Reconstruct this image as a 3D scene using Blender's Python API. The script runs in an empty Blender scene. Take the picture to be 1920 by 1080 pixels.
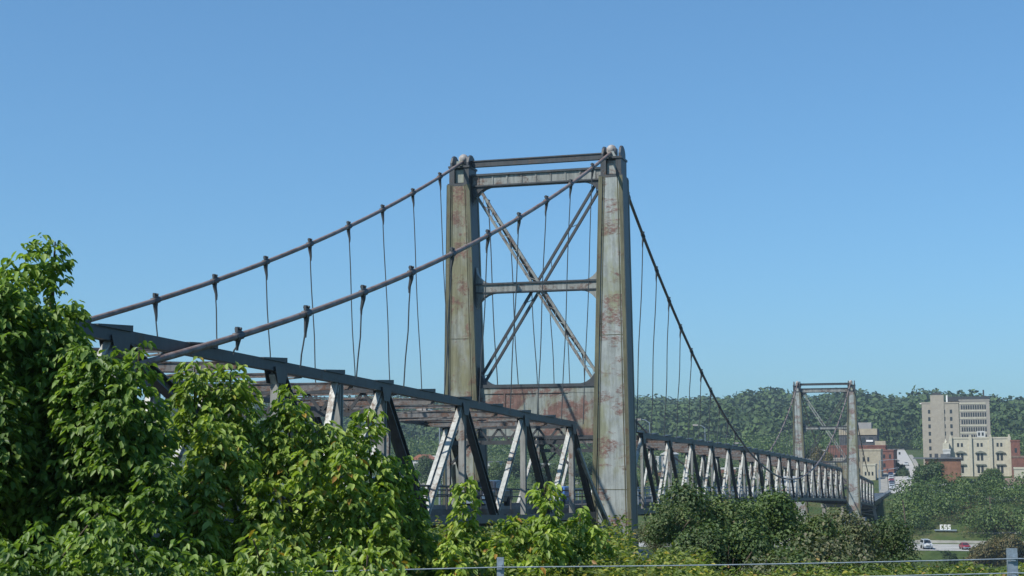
import bpy, math, random
import numpy as np
from mathutils import Vector, Matrix
random.seed(7)
RNG = np.random.default_rng(11)
S = bpy.context.scene
COL = S.collection

# ------------------------------------------------------------------ camera
F_PX, YAW, PITCH, ROLL = 2839.3, 0.29248, 0.10807, -0.00494
CAM = np.array([28.204, -99.852, 0.0])
_F = np.array([-math.sin(YAW)*math.cos(PITCH), math.cos(YAW)*math.cos(PITCH), math.sin(PITCH)])
_R = np.array([math.cos(YAW), math.sin(YAW), 0.0]); _U = np.cross(_R, _F)
_cr, _sr = math.cos(ROLL), math.sin(ROLL)
_R, _U = _cr*_R+_sr*_U, -_sr*_R+_cr*_U
cd = bpy.data.cameras.new('camera'); cam = bpy.data.objects.new('camera', cd); COL.objects.link(cam)
cam.matrix_world = Matrix(((_R[0], _U[0], -_F[0], CAM[0]), (_R[1], _U[1], -_F[1], CAM[1]), (_R[2], _U[2], -_F[2], CAM[2]), (0, 0, 0, 1)))
cd.sensor_width = 36; cd.lens = F_PX/1920*36; cd.clip_start = .3; cd.clip_end = 6000
S.camera = cam
def ray(px, py): return _F + _R*(px-960)/F_PX - _U*(py-540)/F_PX
def at(px, py, d): return CAM + ray(px, py)*d                       # a place d metres ahead
def atY(px, py, Y):                                                 # a place on the cross street Y
    r = ray(px, py); return CAM + r*((Y-CAM[1])/r[1])

# ------------------------------------------------------------------ materials
def new_mat(name):
    m = bpy.data.materials.new(name); m.use_nodes = True
    nt = m.node_tree; nt.nodes.clear()
    out = nt.nodes.new('ShaderNodeOutputMaterial')
    return m, nt, out
def nd(nt, t, **k):
    n = nt.nodes.new(t)
    for a, b in k.items():
        if a in n.inputs.keys() if isinstance(a, str) and not hasattr(n, a) else False: n.inputs[a].default_value = b
        else: setattr(n, a, b)
    return n
def noise(nt, scale, detail=4, rough=.6, vec=None, stretch=None, dist=0):
    tc = nt.nodes.new('ShaderNodeTexCoord'); src = tc.outputs['Object']
    if stretch:
        mp = nt.nodes.new('ShaderNodeMapping'); mp.inputs['Scale'].default_value = stretch
        nt.links.new(src, mp.inputs['Vector']); src = mp.outputs['Vector']
    n = nt.nodes.new('ShaderNodeTexNoise'); n.inputs['Scale'].default_value = scale
    n.inputs['Detail'].default_value = detail; n.inputs['Roughness'].default_value = rough; n.inputs['Distortion'].default_value = dist
    nt.links.new(src, n.inputs['Vector'])
    return n.outputs['Fac']
def ramp(nt, fac, stops, interp='LINEAR'):
    r = nt.nodes.new('ShaderNodeValToRGB'); r.color_ramp.interpolation = interp
    el = r.color_ramp.elements
    while len(el) < len(stops): el.new(.5)
    for e, (p, c) in zip(el, stops):
        e.position = p; e.color = (*c, 1) if len(c) == 3 else c
    nt.links.new(fac, r.inputs['Fac'])
    return r.outputs['Color']
def mix(nt, fac, a, b, mode='MIX'):
    m = nt.nodes.new('ShaderNodeMix'); m.data_type = 'RGBA'; m.blend_type = mode
    for s, v in ((m.inputs[0], fac), (m.inputs[6], a), (m.inputs[7], b)):
        if hasattr(v, 'is_linked') or hasattr(v, 'links'): nt.links.new(v, s)
        else: s.default_value = v if not isinstance(v, tuple) else (*v, 1)
    return m.outputs[2]
def bsdf(nt, out, color, rough=.6, metal=0, bump=None, bstr=.3, spec=.5):
    b = nt.nodes.new('ShaderNodeBsdfPrincipled')
    if isinstance(color, tuple): b.inputs['Base Color'].default_value = (*color, 1)
    else: nt.links.new(color, b.inputs['Base Color'])
    if isinstance(rough, (int, float)): b.inputs['Roughness'].default_value = rough
    else: nt.links.new(rough, b.inputs['Roughness'])
    b.inputs['Metallic'].default_value = metal; b.inputs['Specular IOR Level'].default_value = spec
    if bump is not None:
        bp = nt.nodes.new('ShaderNodeBump'); bp.inputs['Strength'].default_value = bstr; bp.inputs['Distance'].default_value = .05
        nt.links.new(bump, bp.inputs['Height']); nt.links.new(bp.outputs['Normal'], b.inputs['Normal'])
    nt.links.new(b.outputs[0], out.inputs['Surface']); return b
BW = lambda a, b: [(a, (0, 0, 0)), (b, (1, 1, 1))]
def plain(name, color, rough=.7, metal=0, var=.25, scale=2.0, spec=.4):
    m, nt, out = new_mat(name)
    f = noise(nt, scale, 5, .65)
    c = ramp(nt, f, [(.3, tuple(x*(1-var) for x in color)), (.7, tuple(min(1, x*(1+var)) for x in color))])
    bsdf(nt, out, c, rough, metal, f, .15, spec); return m
def rusty(name, paint, rust, amount, rscale=.45, stretch=(1, 1, 1), dark=.5, rough=.5, olive=None, fine_at=(.38, .56), olive_at=(.48, .6)):
    m, nt, out = new_mat(name)
    base = ramp(nt, noise(nt, 1.3, 6, .7, stretch=(1, 1, .6)), [(.3, tuple(x*.72 for x in paint)), (.55, paint), (.8, tuple(min(1, x*1.15) for x in paint))])
    if olive:
        base = mix(nt, ramp(nt, noise(nt, .35, 5, .7, stretch=(1, 1, .5)), BW(*olive_at)), base, olive)
    pat = ramp(nt, noise(nt, rscale, 7, .68, stretch=stretch, dist=.3), BW(1-amount-.03, 1-amount+.03))
    fine = ramp(nt, noise(nt, 5, 5, .8, stretch=stretch), BW(*fine_at))
    pat = mix(nt, 1.0, pat, fine, 'MULTIPLY')
    spots = ramp(nt, noise(nt, 9, 4, .8, stretch=(1, 1, 2.5)), BW(.68, .72))
    pat2 = mix(nt, 1.0, pat, spots, 'LIGHTEN')
    rc = ramp(nt, noise(nt, 3, 5, .7), [(.3, tuple(x*.6 for x in rust)), (.7, tuple(min(1, x*1.3) for x in rust))])
    c = mix(nt, pat2, base, rc)
    streak = ramp(nt, noise(nt, 1.0, 5, .7, stretch=(5, 5, .35)), [(.42, (1, 1, 1)), (.62, (dark,)*3)])
    c = mix(nt, .8, c, streak, 'MULTIPLY')
    bsdf(nt, out, c, rough, 0, pat, .2); return m
def leafmat(name, stops, trans=.35, rough=.55, clump=1.0, lo=(.55, .62, .6), hi=(1.25, 1.2, 1.0)):
    m, nt, out = new_mat(name)
    g = nt.nodes.new('ShaderNodeNewGeometry')
    c = ramp(nt, g.outputs['Random Per Island'], stops)
    n = noise(nt, clump, 3, .5)
    c = mix(nt, .8, c, ramp(nt, n, [(.36, lo), (.64, hi)]), 'MULTIPLY')
    b = nt.nodes.new('ShaderNodeBsdfPrincipled'); nt.links.new(c, b.inputs['Base Color'])
    b.inputs['Roughness'].default_value = rough; b.inputs['Specular IOR Level'].default_value = .35
    t = nt.nodes.new('ShaderNodeBsdfTranslucent'); tc = mix(nt, 1.0, c, (1.3, 1.35, .6), 'MULTIPLY'); nt.links.new(tc, t.inputs['Color'])
    mx = nt.nodes.new('ShaderNodeMixShader'); b.inputs['Specular IOR Level'].default_value = .5; mx.inputs[0].default_value = trans
    nt.links.new(b.outputs[0], mx.inputs[1]); nt.links.new(t.outputs[0], mx.inputs[2]); nt.links.new(mx.outputs[0], out.inputs['Surface'])
    return m
RUST = (.185, .10, .08)
M = {}
M['leg'] = rusty('peeling_tower_paint', (.34, .37, .355), RUST, .47, .40, (.8, .8, 1.7), .66, olive=(.25, .26, .17))
M['leg2'] = rusty('mossy_rusted_tower_paint', (.30, .315, .28), (.17, .09, .065), .455, .5, (1, 1, 1.2), .6, olive=(.20, .19, .11), fine_at=(.36, .54), olive_at=(.42, .58))
M['edge'] = rusty('olive_stained_steel', (.135, .13, .075), (.12, .07, .035), .40, .5, dark=.5)
M['girder'] = rusty('rusted_girder_paint', (.27, .29, .26), (.18, .10, .08), .50, .36, (1, 1, 1.2), .6, olive=(.19, .16, .08), fine_at=(.30, .46))
M['beam'] = rusty('grey_beam_paint', (.27, .28, .26), (.13, .08, .06), .45, .8, dark=.55)
M['dark'] = rusty('weathered_steel_and_shade', (.055, .06, .065), (.07, .045, .03), .40, .9, dark=.7)  # also carries painted shade: tower leg sides and counter diagonals
M['chord'] = rusty('slate_chord_paint', (.045, .053, .062), (.07, .045, .03), .38, .9, dark=.7)
M['diag'] = rusty('sunlit_diagonal_paint', (.45, .455, .42), (.17, .11, .07), .45, 1.2, dark=.6, rough=.42)  # sunlight on the upward faces is put into this pale colour
M['brown'] = rusty('brown_bracing_paint', (.17, .165, .16), (.13, .07, .045), .5, .8, dark=.5)
M['post'] = rusty('grey_post_paint', (.30, .30, .28), (.16, .09, .06), .42, .9, dark=.6)
M['cable'] = rusty('brown_grey_cable_wrap', (.235, .185, .165), (.17, .10, .07), .5, 1.2, dark=.8)
M['rope'] = plain('dark_wire_rope', (.05, .06, .065), .6)
M['pale'] = plain('pale_saddle_paint', (.30, .28, .265), .6, var=.35, scale=3)
M['deck'] = plain('bridge_deck_grating', (.06, .06, .062), .8)
M['conc'] = plain('pier_concrete', (.26, .25, .22), .9, scale=.6, var=.35)
M['bark'] = plain('grey_brown_bark', (.11, .085, .06), .9, scale=8)
M['galv'] = plain('galvanised_steel', (.22, .27, .32), .5, .2, scale=14)
M['glass'] = plain('dark_window_glass', (.03, .035, .04), .15, var=.1, spec=.6)
M['white'] = plain('white_paint', (.75, .75, .73), .6, var=.06)

# ------------------------------------------------------------------ mesh helpers
class MB:
    def __init__(s): s.v = []; s.f = []
    def add(s, vs, fs):
        n = len(s.v); s.v += [tuple(float(c) for c in v) for v in vs]; s.f += [tuple(n+i for i in f) for f in fs]; return s
    def box(s, x0, x1, y0, y1, z0, z1):
        return s.add([(x0,y0,z0),(x1,y0,z0),(x1,y1,z0),(x0,y1,z0),(x0,y0,z1),(x1,y0,z1),(x1,y1,z1),(x0,y1,z1)],
                     [(0,3,2,1),(4,5,6,7),(0,1,5,4),(1,2,6,5),(2,3,7,6),(3,0,4,7)])
    def bar(s, a, b, w, h, up=(0, 0, 1), off=(0, 0)):
        a = Vector(a); b = Vector(b); t = (b-a).normalized(); u = Vector(up); x = t.cross(u)
        if x.length < 1e-4: x = t.cross(Vector((1, 0, 0)))
        x.normalize(); y = x.cross(t).normalized()
        o = x*off[0]+y*off[1]; q = [(-w/2, -h/2), (w/2, -h/2), (w/2, h/2), (-w/2, h/2)]
        vs = [a+o+x*i+y*j for i, j in q]+[b+o+x*i+y*j for i, j in q]
        return s.add(vs, [(0,1,2,3),(7,6,5,4),(0,4,5,1),(1,5,6,2),(2,6,7,3),(3,7,4,0)])
    def tube(s, pts, r, n=6, cap=True):
        pts = [Vector(p) for p in pts]; rs = r if isinstance(r, (list, tuple)) else [r]*len(pts)
        base = len(s.v); up = Vector((.13, .21, .97))
        for i, p in enumerate(pts):
            t = (pts[min(i+1, len(pts)-1)]-pts[max(i-1, 0)]).normalized()
            x = t.cross(up)
            if x.length < .15: x = t.cross(Vector((1, 0, 0)))
            x.normalize(); y = t.cross(x)
            for k in range(n):
                a = 2*math.pi*k/n; s.v.append(tuple(p+(x*math.cos(a)+y*math.sin(a))*rs[i]))
        for i in range(len(pts)-1):
            for k in range(n):
                a = base+i*n+k; b = base+i*n+(k+1) % n; s.f.append((a, b, b+n, a+n))
        if cap:
            s.f.append(tuple(base+k for k in range(n))[::-1]); s.f.append(tuple(base+(len(pts)-1)*n+k for k in range(n)))
        return s
    def prism(s, pts, axis, lo, hi):
        n = len(pts)
        def P(p, c): return (c, p[0], p[1]) if axis == 'x' else ((p[0], c, p[1]) if axis == 'y' else (p[0], p[1], c))
        return s.add([P(p, lo) for p in pts]+[P(p, hi) for p in pts],
                     [tuple(range(n))[::-1], tuple(range(n, 2*n))]+[(i, (i+1) % n, n+(i+1) % n, n+i) for i in range(n)])
    def ball(s, c, r, nu=10, nv=7, sz=1.0):
        vs = []; fs = []
        for j in range(nv+1):
            th = math.pi*j/nv
            for i in range(nu):
                ph = 2*math.pi*i/nu; vs.append((c[0]+r*math.sin(th)*math.cos(ph), c[1]+r*math.sin(th)*math.sin(ph), c[2]+r*sz*math.cos(th)))
        for j in range(nv):
            for i in range(nu): fs.append((j*nu+i, (j+1)*nu+i, (j+1)*nu+(i+1) % nu, j*nu+(i+1) % nu))
        return s.add(vs, fs)
    def mesh(s, name, mat):
        me = bpy.data.meshes.new(name); me.from_pydata(s.v, [], s.f)
        for m in (mat if isinstance(mat, (list, tuple)) else [mat]): me.materials.append(m)
        import bmesh
        bm = bmesh.new(); bm.from_mesh(me); bmesh.ops.recalc_face_normals(bm, faces=bm.faces); bm.to_mesh(me); bm.free()
        return me
    def build(s, name, mat, parent=None, smooth=False):
        me = s.mesh(name, mat)
        if smooth: me.shade_smooth()
        return link(name, me, parent)
def link(name, data, parent=None):
    o = bpy.data.objects.new(name, data); COL.objects.link(o)
    if parent: o.parent = parent
    return o
def tag(o, label=None, cat=None, group=None, kind=None):
    if label: o['label'] = label
    if cat: o['category'] = cat
    if group: o['group'] = group
    if kind: o['kind'] = kind
    return o
def thing(name, label, cat, loc=(0, 0, 0), group=None, rz=0):
    o = bpy.data.objects.new(name, None); COL.objects.link(o); o.location = [float(c) for c in loc]; o.rotation_euler = (0, 0, rz)
    o.empty_display_size = .2
    return tag(o, label, cat, group)
def dup(root, loc, label, rz=0, sc=1.0, group=None):
    def rec(o, par):
        c = o.copy(); COL.objects.link(c)
        if par: c.parent = par
        for ch in list(o.children): rec(ch, c)
        return c
    r = rec(root, None); r.location = [float(c) for c in loc]; r.rotation_euler = (0, 0, rz); r.scale = (sc,)*3 if not isinstance(sc, tuple) else sc
    r['label'] = label
    if group: r['group'] = group
    return r
def np_mesh(name, V, Fq, mat, Ft=None):
    me = bpy.data.meshes.new(name); me.vertices.add(len(V)); me.vertices.foreach_set('co', V.astype(np.float32).ravel())
    nq = len(Fq); nt_ = 0 if Ft is None else len(Ft)
    loops = Fq.ravel() if Ft is None else np.concatenate([Fq.ravel(), Ft.ravel()])
    me.loops.add(len(loops)); me.loops.foreach_set('vertex_index', loops.astype(np.int32))
    me.polygons.add(nq+nt_)
    st = np.arange(nq)*4
    if Ft is not None: st = np.concatenate([st, nq*4+np.arange(nt_)*3])
    me.polygons.foreach_set('loop_start', st.astype(np.int32))
    me.update(calc_edges=True); me.materials.append(mat); me.validate(); return me
def unit(a): return a/np.maximum(np.linalg.norm(a, axis=-1, keepdims=True), 1e-9)
def leaf_mesh(name, P, D, size, mat, width=.36, fold=.12, flat=.5, N0=None, jit=.45):
    """one folded, slightly drooping leaf blade at every point P, pointing along D"""
    N = len(P); D = unit(D)
    rnd = unit(RNG.normal(size=(N, 3))); upv = np.array([0, 0, 1.0])*flat+rnd*(1-flat)
    if N0 is not None: upv = unit(N0)+rnd*jit
    side = unit(np.cross(D, upv)); nrm = unit(np.cross(side, D)); s = size[:, None]
    def q(a, b, c): return P+D*s*a+side*s*b+nrm*s*c
    V = np.stack([q(0, 0, 0), q(.28, width*.85, fold), q(.62, width*.8, fold*.7), q(1, 0, -.12), q(.62, -width*.8, fold*.7), q(.28, -width*.85, fold)], 1).reshape(-1, 3)
    b = np.arange(N)[:, None]*6
    Fq = np.concatenate([b+np.array([[0, 1, 2, 3]]), b+np.array([[0, 3, 4, 5]])])
    return np_mesh(name, V, Fq, mat)

# ------------------------------------------------------------------ sky, sun, air
SUN_TO = np.array([-.80, -1.0, 1.47]); SUN_TO = SUN_TO/np.linalg.norm(SUN_TO)
el = math.asin(SUN_TO[2]); az = math.atan2(SUN_TO[0], SUN_TO[1])
w = bpy.data.worlds.new('World'); S.world = w; w.use_nodes = True; nt = w.node_tree; nt.nodes.clear()
sky = nt.nodes.new('ShaderNodeTexSky'); sky.sky_type = 'NISHITA'; sky.sun_disc = False
sky.sun_elevation = el; sky.sun_rotation = az; sky.altitude = 200; sky.air_density = 1.0; sky.dust_density = 1.0; sky.ozone_density = 6
bg = nt.nodes.new('ShaderNodeBackground'); bg.inputs['Strength'].default_value = .15
wo = nt.nodes.new('ShaderNodeOutputWorld'); gm = nt.nodes.new('ShaderNodeGamma'); gm.inputs['Gamma'].default_value = .77; nt.links.new(sky.outputs[0], gm.inputs['Color'])
tn = nt.nodes.new('ShaderNodeMix'); tn.data_type = 'RGBA'; tn.blend_type = 'MULTIPLY'; tn.inputs[0].default_value = 1; nt.links.new(gm.outputs[0], tn.inputs[6]); tn.inputs[7].default_value = (.62, .965, 1.165, 1)
nt.links.new(tn.outputs[2], bg.inputs['Color']); nt.links.new(bg.outputs[0], wo.inputs['Surface'])
sl = bpy.data.lights.new('sun', 'SUN'); sl.energy = 4.7; sl.angle = math.radians(.53); sl.color = (1.0, .95, .87)
so = bpy.data.objects.new('sun', sl); COL.objects.link(so); so.rotation_euler = Vector(-SUN_TO).to_track_quat('-Z', 'Y').to_euler()
S.view_settings.view_transform = 'Standard'; S.view_settings.look = 'None'; S.view_settings.exposure = 0.25; S.view_settings.gamma = 1
S.cycles.max_bounces = 6; S.cycles.transparent_max_bounces = 6; S.cycles.volume_bounces = 1
hm = bpy.data.materials.new('pale_air'); hm.use_nodes = True; n_ = hm.node_tree; n_.nodes.clear()
pv = n_.nodes.new('ShaderNodeVolumePrincipled'); pv.inputs['Color'].default_value = (.62, .80, 1.0, 1); pv.inputs['Density'].default_value = .00013
pv.inputs['Anisotropy'].default_value = .1
oo = n_.nodes.new('ShaderNodeOutputMaterial'); n_.links.new(pv.outputs[0], oo.inputs['Volume'])
tag(MB().box(-1550, 760, -190, 1790, -35, 135).build('haze', hm), kind='stuff')

# ------------------------------------------------------------------ ground
# ridge heights of the far hill where its tree line shows, by picture column
RP = [(-200, 790), (300, 792), (560, 792), (780, 785), (1000, 790), (1190, 796), (1240, 790), (1268, 796), (1300, 808), (1322, 792), (1350, 790), (1378, 800), (1410, 788), (1440, 776), (1475, 772), (1500, 784), (1532, 796), (1560, 778), (1620, 780), (1690, 792), (1715, 790), (1745, 784), (1800, 788), (1850, 792), (1880, 806), (1905, 798), (2100, 806)]
RX = np.array([atY(a, b, 1320)[0] for a, b in RP]); RZ = np.array([atY(a, b, 1320)[2] for a, b in RP])
TY = np.array([-400, -30, -6, 8, 14, 232, 246, 250, 276, 283, 300, 322, 335, 384, 480, 600, 800, 900])
TZ = np.array([-12, -12, -13, -22, -30, -30, -24, -22.05, -22.05, -20, -17.5, -14.5, -13.4, -13.2, -9.5, -5, 0, 4])
def sm(t): t = np.clip(t, 0, 1); return t*t*(3-2*t)
def ground(x, y):
    x = np.asarray(x, float); y = np.asarray(y, float)
    u = (x-CAM[0])*-math.sin(YAW)+(y-CAM[1])*math.cos(YAW)
    near = np.interp(u, [0, 15, 18, 26, 45, 75, 95], [-1.85, -1.85, -2.3, -4.2, -6.5, -9.5, -12.5])
    z = np.interp(y, TY, TZ)
    z = np.where(y < -6, np.maximum(near, z), z)
    rz = np.interp(x, RX, RZ)
    t = sm((y-820)/500); z = np.where(y > 820, (1-t)*np.interp(y, TY, TZ)+t*rz, z)
    z = np.where(y > 1340, rz-(y-1340)*.12, z)
    bump = np.sin(x*.021+1.3)*np.cos(y*.017)*2.2+np.sin(x*.05+y*.04)*.9
    return z+bump*sm((y-850)/200)*sm((1320-y)/150+.2)
ys = np.unique(np.concatenate([np.linspace(-190, -100, 7), np.linspace(-100, -20, 41), np.linspace(-20, 20, 21), np.linspace(20, 230, 8), np.linspace(230, 340, 45), np.linspace(340, 820, 41), np.linspace(820, 1790, 60)]))
xs = np.unique(np.concatenate([np.linspace(-1550, -100, 50), np.linspace(-100, 100, 81), np.linspace(100, 760, 26)]))
X, Y = np.meshgrid(xs, ys); Z = ground(X, Y); V = np.stack([X, Y, Z], -1).reshape(-1, 3); nx = len(xs)
i, j = np.meshgrid(np.arange(len(ys)-1), np.arange(nx-1), indexing='ij'); b = (i*nx+j).ravel()
m, nt, out = new_mat('grass_and_scrub')
c = ramp(nt, noise(nt, .06, 6, .7), [(.3, (.03, .05, .016)), (.5, (.055, .085, .026)), (.62, (.09, .095, .04)), (.8, (.13, .12, .07))])
c = mix(nt, .7, c, ramp(nt, noise(nt, .9, 6, .75), [(.3, (.5, .5, .5)), (.7, (1.3, 1.3, 1.3))]), 'MULTIPLY')
bsdf(nt, out, c, .95, 0, noise(nt, 1.5, 6, .8), .8, .1)
g = link('ground', np_mesh('ground', V, np.stack([b, b+1, b+1+nx, b+nx], 1), m)); tag(g, kind='structure')
m, nt, out = new_mat('river_water'); bsdf(nt, out, (.03, .045, .04), .12, 0, noise(nt, 1.2, 4, .6, stretch=(.4, 1, 1)), .25)
tag(MB().box(-1500, 700, 9, 241, -27.2, -26).build('river', m), kind='structure')
ASPH = plain('pale_worn_asphalt', (.30, .30, .285), .9, scale=.4, var=.12)
def sx(y): return -np.clip((y-384)/436, 0, 1)*24.0
def strip(name, x0, x1, y0, y1, dz, mat, nx_=2, ny_=2, kind='structure'):
    vs = []; fs = []
    for a in range(ny_+1):
        for b_ in range(nx_+1):
            y = y0+(y1-y0)*a/ny_; x = x0+(x1-x0)*b_/nx_+(float(sx(y)) if name in ('street', 'pavement') else 0); vs.append((x, y, float(ground(x, y))+dz))
    for a in range(ny_):
        for b_ in range(nx_): q = a*(nx_+1)+b_; fs.append((q, q+1, q+nx_+2, q+nx_+1))
    o = MB().add(vs, fs).build(name, mat); tag(o, kind=kind); return o
strip('highway', -600, 400, 251, 275, .05, ASPH, 60, 2)
mk = MB()
for k in range(-20, 20):
    for yy in (257, 269): mk.box(k*10, k*10+3, yy-.08, yy+.08, -21.97, -21.955)
for yy in (251.6, 262.4, 263.2, 274.4): mk.box(-600, 400, yy-.08, yy+.08, -21.97, -21.955)
tag(mk.build('road_markings', M['white']), kind='structure')
strip('street', 3.5, 14.5, 384, 820, .12, plain('concrete_street', (.36, .35, .33), .9, scale=.5, var=.12), 2, 60)
strip('pavement', .5, 3.3, 384, 700, .28, M['conc'], 2, 50)
strip('pavement', 14.7, 16.6, 384, 700, .28, M['conc'], 2, 50)

# ------------------------------------------------------------------ the bridge
T1, T2, SAG, SP = 20.45, 13.73, 20.84, 5.3676
L = 213.4
CY = [-90, -61, -48.6, -38, -28, -17, -7, 14, 26, 47, 72, 120, 160, 205, 236, 291, 330]
CZ = [4.35, 3.72, 3.32, 2.99, 2.66, 2.25, 1.95, 1.45, 1.23, .87, .35, -.88, -2.1, -3.6, -4.85, -7.7, -10]
def zc(y): return float(np.interp(y, CY, CZ))
def zcable(y):
    if y < 0: k = -y/SP; return T1-2.124*k+.0474*k*k
    if y <= L: t = y/L; return T1+(T2-T1)*t-4*SAG*t*(1-t)
    k = (y-L)/SP; return T2-2.3*k+.045*k*k
def xcable(y, z): return 4.62+(5.34-4.62)*min(1.1, max(-.3, (z-zc(y))/18.5))
bridge = thing('suspension_bridge', 'long rusty grey steel suspension bridge with two towers and deep roadside trusses', 'bridge', (0, 0, 0))

def fillet(mb, cx, cz, sx, sz, r, y0, y1, n=7):
    """concave corner plate: the corner (cx,cz), legs r along sx and sz"""
    pts = [(cx, cz)]+[(cx+sx*(r-r*math.sin(a)), cz+sz*(r-r*math.cos(a))) for a in [math.pi/2*k/n for k in range(n+1)]]
    mb.prism(pts, 'y', y0, y1)
def lerp(a, b, t): return a+(b-a)*t
def tower(Y, dz):
    ztop, zbot = 18.6+dz, -6.6+dz
    def xi(z): return lerp(3.80, 4.62, (z-zbot)/(ztop-zbot))
    def xo(z): return lerp(6.62, 6.28, (z-zbot)/(ztop-zbot))
    for s in (-1, 1):
        c = MB()
        def quad(x0f, x1f, y0, y1, mb, z0=zbot, z1=ztop):
            vs = []
            for z in (z0, z1): vs += [(s*x0f(z), Y+y0, z), (s*x1f(z), Y+y0, z), (s*x1f(z), Y+y1, z), (s*x0f(z), Y+y1, z)]
            mb.add(vs, [(0,1,2,3),(4,5,6,7),(0,1,5,4),(1,2,6,5),(2,3,7,6),(3,0,4,7)])
        quad(lambda z: xi(z)+.06, lambda z: xo(z)-.06, -.94, .94, c)
        leg = c.build('tower_leg', M['leg2'] if s < 0 and Y == 0 else M['leg'], bridge)
        e = MB()
        for (a, b_) in (((lambda z: xi(z)), (lambda z: xi(z)+.27)), ((lambda z: xo(z)-.27), (lambda z: xo(z)))):
            for (y0, y1) in ((-1.02, -.75), (.75, 1.02)): quad(a, b_, y0, y1, e)
        # thin inner flange lines on the front plate and rivet strips
        quad(lambda z: xi(z)+.36, lambda z: xi(z)+.41, -.975, -.93, e)
        quad(lambda z: xo(z)-.41, lambda z: xo(z)-.36, -.975, -.93, e)
        for z in (zbot+4.1, zbot+14.4):
            quad(lambda q: xi(q)+.20, lambda q: xo(q)-.20, -.958, -.93, e, z, z+.035)
        e.build('corner_angle', M['edge'], leg)
        dp = MB(); quad(lambda z: xo(z)-.05, lambda z: xo(z)-.02, -.76, .76, dp); quad(lambda z: xi(z)+.02, lambda z: xi(z)+.05, -.76, .76, dp)  # added dark sheets: shade on the leg sides put into colour
        quad(lambda z: xo(z)-.02, lambda z: xo(z)+.012, -1.03, -.99, dp); dp.build('leg_side_shade', M['dark'], leg)
        # head block that carries the saddle
        h = MB(); x0, x1 = 4.72, 6.16
        for xa, xb in ((x0, x0+.38), (x1-.38, x1)):
            h.box(min(s*xa, s*xb), max(s*xa, s*xb), Y-.85, Y+.85, ztop, ztop+1.35)
        h.box(min(s*x0, s*x1)+.3, max(s*x0, s*x1)-.3, Y-.6, Y+.85, ztop, ztop+1.3)
        h.box(min(s*x0, s*x1)-.10, max(s*x0, s*x1)+.10, Y-.95, Y+.95, ztop-.08, ztop+.10)
        h.box(min(s*x0, s*x1)-.06, max(s*x0, s*x1)+.06, Y-.92, Y+.92, ztop+1.22, ztop+1.36)
        for xa in (x0+.12, x1-.12):                                 # curved saddle cheeks
            pts = [(Y-.8, ztop+1.36), (Y+.8, ztop+1.36), (Y+.8, ztop+1.75), (Y+.55, ztop+2.05), (Y+.2, ztop+2.2), (Y-.2, ztop+2.2), (Y-.55, ztop+2.0), (Y-.8, ztop+1.6)]
            h.prism(pts, 'x', s*xa-.07, s*xa+.07)
        h.build('saddle_block', M['dark'], leg)
        k = MB(); k.box(s*5.44-.33, s*5.44+.33, Y-.62, Y-.598, ztop+.2, ztop+1.1)
        k.prism([(s*5.44-.3, ztop+1.4), (s*5.44+.3, ztop+1.4), (s*5.44+.12, ztop+1.8), (s*5.44-.3, ztop+1.75)], 'y', Y-.5, Y+.3)
        k.build('panel', M['leg'], leg)
        b_ = MB(); b_.ball((s*5.34, Y-.1, ztop+1.98), .34, 12, 8, 1.0); b_.box(s*5.34-.3, s*5.34+.3, Y-.3, Y+.5, ztop+1.5, ztop+2.1)
        b_.build('saddle', M['pale'], leg, True)
    # top rail between the saddles
    t = MB(); t.box(-5.1, 5.1, Y-.18, Y+.18, ztop+1.72, ztop+1.80); t.box(-5.1, 5.1, Y-.12, Y+.12, ztop+1.40, ztop+1.72); t.box(-5.1, 5.1, Y-.18, Y+.18, ztop+1.34, ztop+1.40)
    t.build('top_rail', M['dark'], bridge)
    # upper cross beam
    b_ = MB(); z0, z1 = ztop-.12, ztop+.78
    b_.box(-4.64, 4.64, Y-.30, Y+.30, z0+.10, z1-.14)
    for x in np.linspace(-4.2, 4.2, 9): b_.box(x-.05, x+.05, Y-.345, Y-.30, z0+.10, z1-.14)
    cb = b_.build('cross_beam', M['beam'], bridge)
    f = MB(); f.box(-4.66, 4.66, Y-.42, Y+.42, z1-.14, z1); f.box(-4.66, 4.66, Y-.42, Y+.42, z0, z0+.10); [fillet(f, sx_*4.60, z0, -sx_, -1, 1.45, Y-.32, Y+.32) for sx_ in (-1, 1)]; f.build('flange', M['dark'], cb)
    # middle strut
    b_ = MB(); z0, z1 = 10.98+dz, 11.68+dz; xe = xi(11.3+dz)+.03
    b_.box(-xe, xe, Y-.26, Y+.26, z0+.08, z1-.12)
    for sx in (-1, 1):
        fillet(b_, sx*xe, z0, -sx, -1, 1.45, Y-.28, Y+.28); fillet(b_, sx*xe, z1, -sx, 1, 1.15, Y-.28, Y+.28)
    ms = b_.build('middle_strut', M['beam'], bridge)
    f = MB(); f.box(-xe, xe, Y-.36, Y+.36, z1-.12, z1); f.box(-xe, xe, Y-.36, Y+.36, z0, z0+.08); f.build('flange', M['dark'], ms)
    # deep lower girder
    b_ = MB(); z0, z1 = 1.02+dz, 4.62+dz; xe = xi(3+dz)+.03
    b_.box(-xe, xe, Y-.42, Y+.42, z0+.1, z1-.22)
    b_.box(-xe, xe, Y-.48, Y-.42, z1-.62, z1-.22)
    b_.box(2.2, xe, Y-.462, Y-.42, z0+.1, z1-.62)
    for x in (-2.3, 0.02): b_.box(x-.06, x+.06, Y-.47, Y-.42, z0+.1, z1-.62)
    pg = b_.build('portal_girder', M['girder'], bridge)
    f = MB(); f.box(-xe, xe, Y-.55, Y+.55, z1-.22, z1); f.box(-xe, xe, Y-.55, Y+.55, z0, z0+.1)
    for sx in (-1, 1): fillet(f, sx*xe, z1, -sx, 1, 1.25, Y-.28, Y+.28)
    f.build('flange', M['dark'], pg)
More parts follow.
